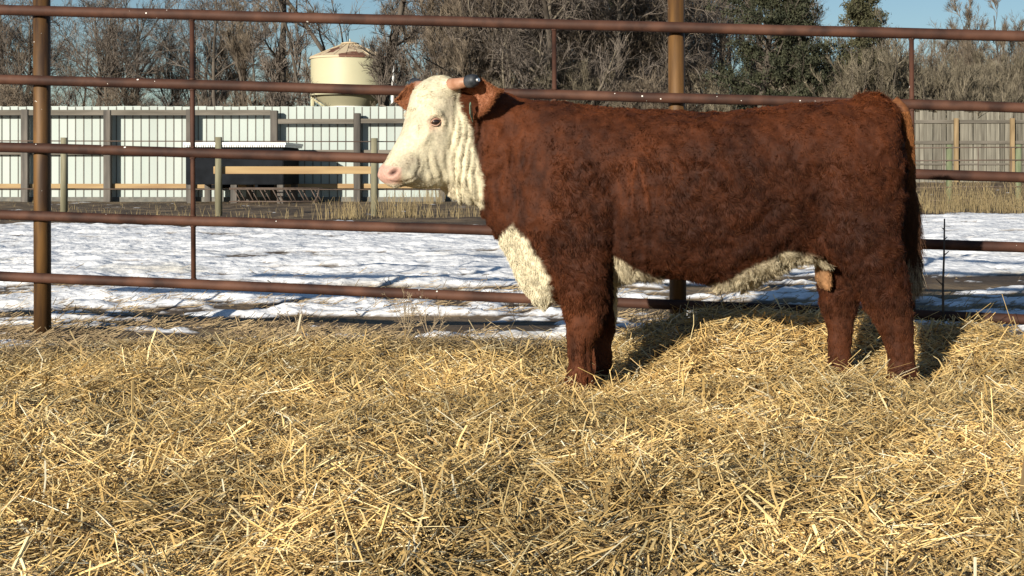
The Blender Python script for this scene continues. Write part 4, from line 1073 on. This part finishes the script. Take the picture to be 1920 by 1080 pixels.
    shade = rng.uniform(.72, 1.25, N) * (1 + np.where(white > .5, .12, .42) * fbm(p * 34, 2, 99))
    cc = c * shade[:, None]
    tips = (rng.random(N) < .10)[:, None] & (white < .5)[:, None]
    cc = np.where(tips, cc * 1.5 + np.array([.02, .012, .006]), cc)
    def hair_obj(name, pts, rad, cc, m, parent):
        N, K = pts.shape[:2]
        cu = bpy.data.hair_curves.new(name); cu.add_curves([K] * N)
        cu.attributes['position'].data.foreach_set('vector', pts.astype(np.float32).ravel()) if 'position' in cu.attributes else cu.points.foreach_set('position', pts.astype(np.float32).ravel())
        ra = cu.attributes.get('radius') or cu.attributes.new('radius', 'FLOAT', 'POINT'); ra.data.foreach_set('value', rad.astype(np.float32).ravel())
        ca = cu.attributes.new('Col', 'FLOAT_COLOR', 'POINT'); q = np.ones((N * K, 4), np.float32); q[:, :3] = np.repeat(cc, K, 0); ca.data.foreach_set('color', q.ravel())
        cu.materials.append(m); o = bpy.data.objects.new(name, cu); COL.objects.link(o); o.parent = parent; return o
    M_fur = vcol_mat('bull_fur', .6, .12)
    hair_obj('coat', pts, rad, cc, M_fur, root)

    # ---- eyes
    M_eye, _n, _l, b = mat('eye', .06, .7); b.inputs['Base Color'].default_value = (.022, .012, .010, 1)
    M_lid = noise_mat('eyelid_skin', (.26, .13, .09), (.42, .26, .19), 60, .55, .2)
    M_horn = noise_mat('horn', (.30, .145, .085), (.42, .23, .15), 25, .5, .1, c3=(.35, .2, .14), scale3=12, t3=(.5, .8))
    M_weight = noise_mat('dark_horn_weight', (.015, .018, .022), (.06, .065, .075), 30, .5, .3, metal=.2)
    M_bolt = noise_mat('bright_bolt', (.6, .6, .6), (.75, .75, .75), 20, .3, 0, metal=.8)
    for side in (0, 1):
        e = eye if side == 0 else mirror(eye); nrm_ = Vector(en)
        if side: nrm_ = nrm_ - LT * (2 * nrm_.dot(LT))
        c0 = e - nrm_ * .013
        bm = bmesh.new(); bmesh.ops.create_uvsphere(bm, u_segments=24, v_segments=16, radius=.0240); me2 = bpy.data.meshes.new('eye'); bm.to_mesh(me2); bm.free()
        for q_ in me2.polygons: q_.use_smooth = True
        eo = link('eye', me2, M_eye, root, c0 - R0)
        # lids: two arcs over the ball
        fwd = nrm_; up = Vector((0, 0, 1)); sd = fwd.cross(up).normalized(); up = sd.cross(fwd).normalized()
        tilt = math.radians(-14 if side == 0 else 14)
        s2 = sd * math.cos(tilt) + up * math.sin(tilt); u2 = -sd * math.sin(tilt) + up * math.cos(tilt)
        for sg, op in ((1, .66), (-1, .62)):
            pts_ = []
            for t in np.linspace(-1, 1, 13):
                a1 = t * math.radians(68); el = sg * op * math.cos(t * math.pi / 2)
                v_ = (s2 * math.sin(a1) + fwd * math.cos(a1)) * math.cos(el) + u2 * math.sin(el); pts_.append(c0 + v_ * .0243 - R0)
            rr = [.0018 + (.0030 if sg > 0 else .0016) * math.cos(t * math.pi / 2) for t in np.linspace(-1, 1, 13)]
            link('eyelid', MB().tube(pts_, rr, 8).mesh('eyelid', True), M_lid, root)

    # ---- horns with weights
    for side in (-1, 1):
        b0 = Hd(-8, 161, side * .078); out = LT * side
        tip = b0 + out * (.128 if side < 0 else .125) + Vector((0, 0, .012 if side < 0 else .016)) - FW * .02
        mid = b0 + out * .06 + Vector((0, 0, .004)) - FW * .004
        hn = link('horn', MB().tube([b0 - out * .03 - R0, b0 - R0, mid - R0, tip - R0], [.031, .029, .025, .019], 16).mesh('horn', True), M_horn, root)
        wmb = MB(); ax = (tip - mid).normalized()
        wmb.tube([tip - ax * .030 - R0, tip - ax * .024 - R0, tip - ax * .012 - R0, tip + ax * .012 - R0, tip + ax * .024 - R0, tip + ax * .030 - R0], [.019, .026, .029, .029, .025, .015], 20)
        w_o = link('horn_weight', wmb.mesh('horn_weight', True), M_weight, root)
        link('bolt', MB().tube([tip + ax * .026 - R0, tip + ax * .040 - R0], .0085, 10).mesh('bolt', True), M_bolt, w_o)

    # ---- ears: cupped leaves
    def ear(base, axis, openv, Ln, Wd, name='ear', flip=1):
        axis = axis.normalized(); openv = (openv - axis * openv.dot(axis)).normalized(); sd = axis.cross(openv)
        nu, nv = 15, 11; Vf, Ff = [], []
        for lay in (0, 1):
            for i in range(nu):
                t = i / (nu - 1); w = Wd * (math.sin(math.pi * min(1, (t * .93 + .12)) ** .85) ** .8 if t < 1 else .0) * .5 + .004
                for j in range(nv):
                    s = j / (nv - 1) * 2 - 1; cup = (.75 - .35 * t) * Wd * .5 * (1 - s * s * 1.0)
                    th = (.0035 if lay else -.0035) * (1 - abs(s) ** 3)
                    q_ = base + axis * (Ln * t) + sd * (w * s) - openv * (cup * (1 if t < .95 else .8) + th) + Vector((0, 0, -.02 * t * t))
                    Vf.append(tuple(q_ - R0))
            o_ = lay * nu * nv
            for i in range(nu - 1):
                for j in range(nv - 1):
                    q4 = [o_ + i * nv + j, o_ + i * nv + j + 1, o_ + (i + 1) * nv + j + 1, o_ + (i + 1) * nv + j]; Ff.append(q4 if lay else q4[::-1])
        m2 = nu * nv
        for i in range(nu - 1):
            for j in (0, nv - 1): Ff.append([i * nv + j, (i + 1) * nv + j, m2 + (i + 1) * nv + j, m2 + i * nv + j])
        for j in range(nv - 1): Ff.append([(nu - 1) * nv + j, (nu - 1) * nv + j + 1, m2 + (nu - 1) * nv + j + 1, m2 + (nu - 1) * nv + j])
        me3 = bpy.data.meshes.new(name); me3.from_pydata(Vf, [], Ff); bm = bmesh.new(); bm.from_mesh(me3); bmesh.ops.recalc_face_normals(bm, faces=bm.faces); bm.to_mesh(me3); bm.free()
        for q_ in me3.polygons: q_.use_smooth = True
        eo = link(name, me3, M_ear, root)
        # fur of the ear
        Vn = np.array(Vf); rg = np.random.default_rng(int(Ln * 1000) + flip); M = 12000
        qf = np.array([f for f in Ff]); k = rg.integers(0, len(qf), M); a_, b_, c_, d_ = (Vn[qf[k, i]] for i in range(4)); u, v = rg.random((M, 1)), rg.random((M, 1))
        pp = (a_ * (1 - u) + b_ * u) * (1 - v) + (d_ * (1 - u) + c_ * u) * v
        nn2 = rg.normal(0, 1, (M, 3)); dd = np.array(axis) * .8 + nn2 * .38; dd /= np.linalg.norm(dd, axis=1)[:, None]
        edge = (np.abs((pp + np.array(R0) - np.array(base)) @ np.array(sd)) > Wd * .30)
        Lh = rg.uniform(.006, .012, M) * np.where(edge, 1.4, 1); ps = [pp]
        for kk in range(3): dd = dd + rg.normal(0, .15, (M, 3)); ps.append(ps[-1] + dd * (Lh / 3)[:, None])
        base_c = np.array([.30, .115, .05]) * rg.uniform(.6, 1.25, M)[:, None]
        base_c = np.where((rg.random(M) < .25)[:, None], np.array([.13, .045, .02]), base_c)
        hair_obj('ear_hair', np.stack(ps, 1), np.tile(np.array([.0007, .0006, .0004, .0002]), (M, 1)), base_c, M_fur, eo)
        return eo
    global M_ear
    M_ear = noise_mat('ear_skin', (.22, .08, .04), (.34, .15, .085), 30, .7, .1)
    nb = Hd(14, 198, -.090); fb = Hd(0, 184, .090)
    ear(nb, -LT * 1.0 - FW * .12 + Vector((0, 0, .33)), FW * .9 + Vector((0, 0, .0)), .235, .16)
    ear(fb, LT * 1.0 + FW * .30 + Vector((0, 0, .10)), FW * 1.0 + Vector((0, 0, -.1)), .19, .125, flip=2)
    # ---- ear tag, hanging edge-on below the near ear
    tc0 = nb - LT * .085 + Vector((0, 0, -.015)) + FW * .01
    M_tag = noise_mat('green_ear_tag', (.10, .20, .14), (.22, .34, .25), 30, .35, 0)
    bmt = MB().box(-.028, .028, -.0013, .0013, -.062, 0).box(-.012, .012, -.0018, .0018, 0, .022).mesh('ear_tag', bevel=.001)
    to = link('ear_tag', bmt, M_tag, root, tc0 - R0); to.rotation_euler = (math.radians(-12), math.radians(38), math.radians(80))

    # ---- tail and switch
    tp = [Q(1672, 192), Q(1690, 208), Q(1700, 245), Q(1708, 300), Q(1714, 360), Q(1718, 420), Q(1719, 470), Q(1720, 512)]
    tp = [p_ + Vector((0, dy, 0)) - R0 for p_, dy in zip(tp, (-.01, -.02, .0, .05, .10, .12, .12, .12))]
    tail = MB().tube(tp, [.036, .034, .030, .027, .024, .022, .018, .010], 14).mesh('tail', True)
    nt = len(tail.vertices); tc_ = np.empty(nt * 3, np.float32); tail.vertices.foreach_get('co', tc_)
    M_tail = noise_mat('tail_hide', (.10, .035, .012), (.18, .07, .025), 40, .7, .3)
    to = link('tail', tail, M_tail, root)
    rg = np.random.default_rng(77); tpn = np.array([list(v_) for v_ in tp]); M = 26000
    t = rg.random(M) ** .8; f = t * (len(tpn) - 1); i = np.minimum(f.astype(int), len(tpn) - 2); u = (f - i)[:, None]
    cpt = tpn[i] * (1 - u) + tpn[i + 1] * u; rr_ = np.interp(f, range(8), [.036, .034, .030, .027, .024, .022, .018, .010])
    an = rg.random(M) * 6.28; out = np.stack([np.cos(an), np.sin(an), 0 * an], 1)
    p0 = cpt + out * rr_[:, None] * .9; Lh = np.where(t > .55, rg.uniform(.06, .15, M), rg.uniform(.015, .03, M)); Lh = Lh * (1 + .2 * (t > .85))
    zmin = Q(0, 548).z; Lh = np.minimum(Lh, np.maximum(p0[:, 2] - zmin, .01) * 1.15)
    lock = np.stack([np.sin(an * 3), np.cos(an * 4), 0 * an], 1); dd = out * np.where(t > .55, .22, .3)[:, None] + np.array([.03, 0, -1]) + rg.normal(0, .07, (M, 3)) + lock * .06; ps = [p0]
    for kk in range(5): dd = dd + rg.normal(0, .06, (M, 3)) - out * .05; ps.append(ps[-1] + dd * (Lh / 5)[:, None])
    dark = sstep(.35, .6, t)[:, None]
    hc = np.array([.22, .085, .028]) * (1 - dark) + np.array([.075, .035, .018]) * dark; hc = hc * rg.uniform(.6, 1.3, M)[:, None]
    wt = ((t > .84) & (rg.random(M) < .6))[:, None]; hc = np.where(wt, np.array([.50, .42, .30]) * rg.uniform(.6, 1.1, M)[:, None], hc)
    hair_obj('tail_hair', np.stack(ps, 1), np.tile(np.array([.0008, .0008, .0008, .0007, .0005, .0003]), (M, 1)), hc, M_fur, to)
build_bull()
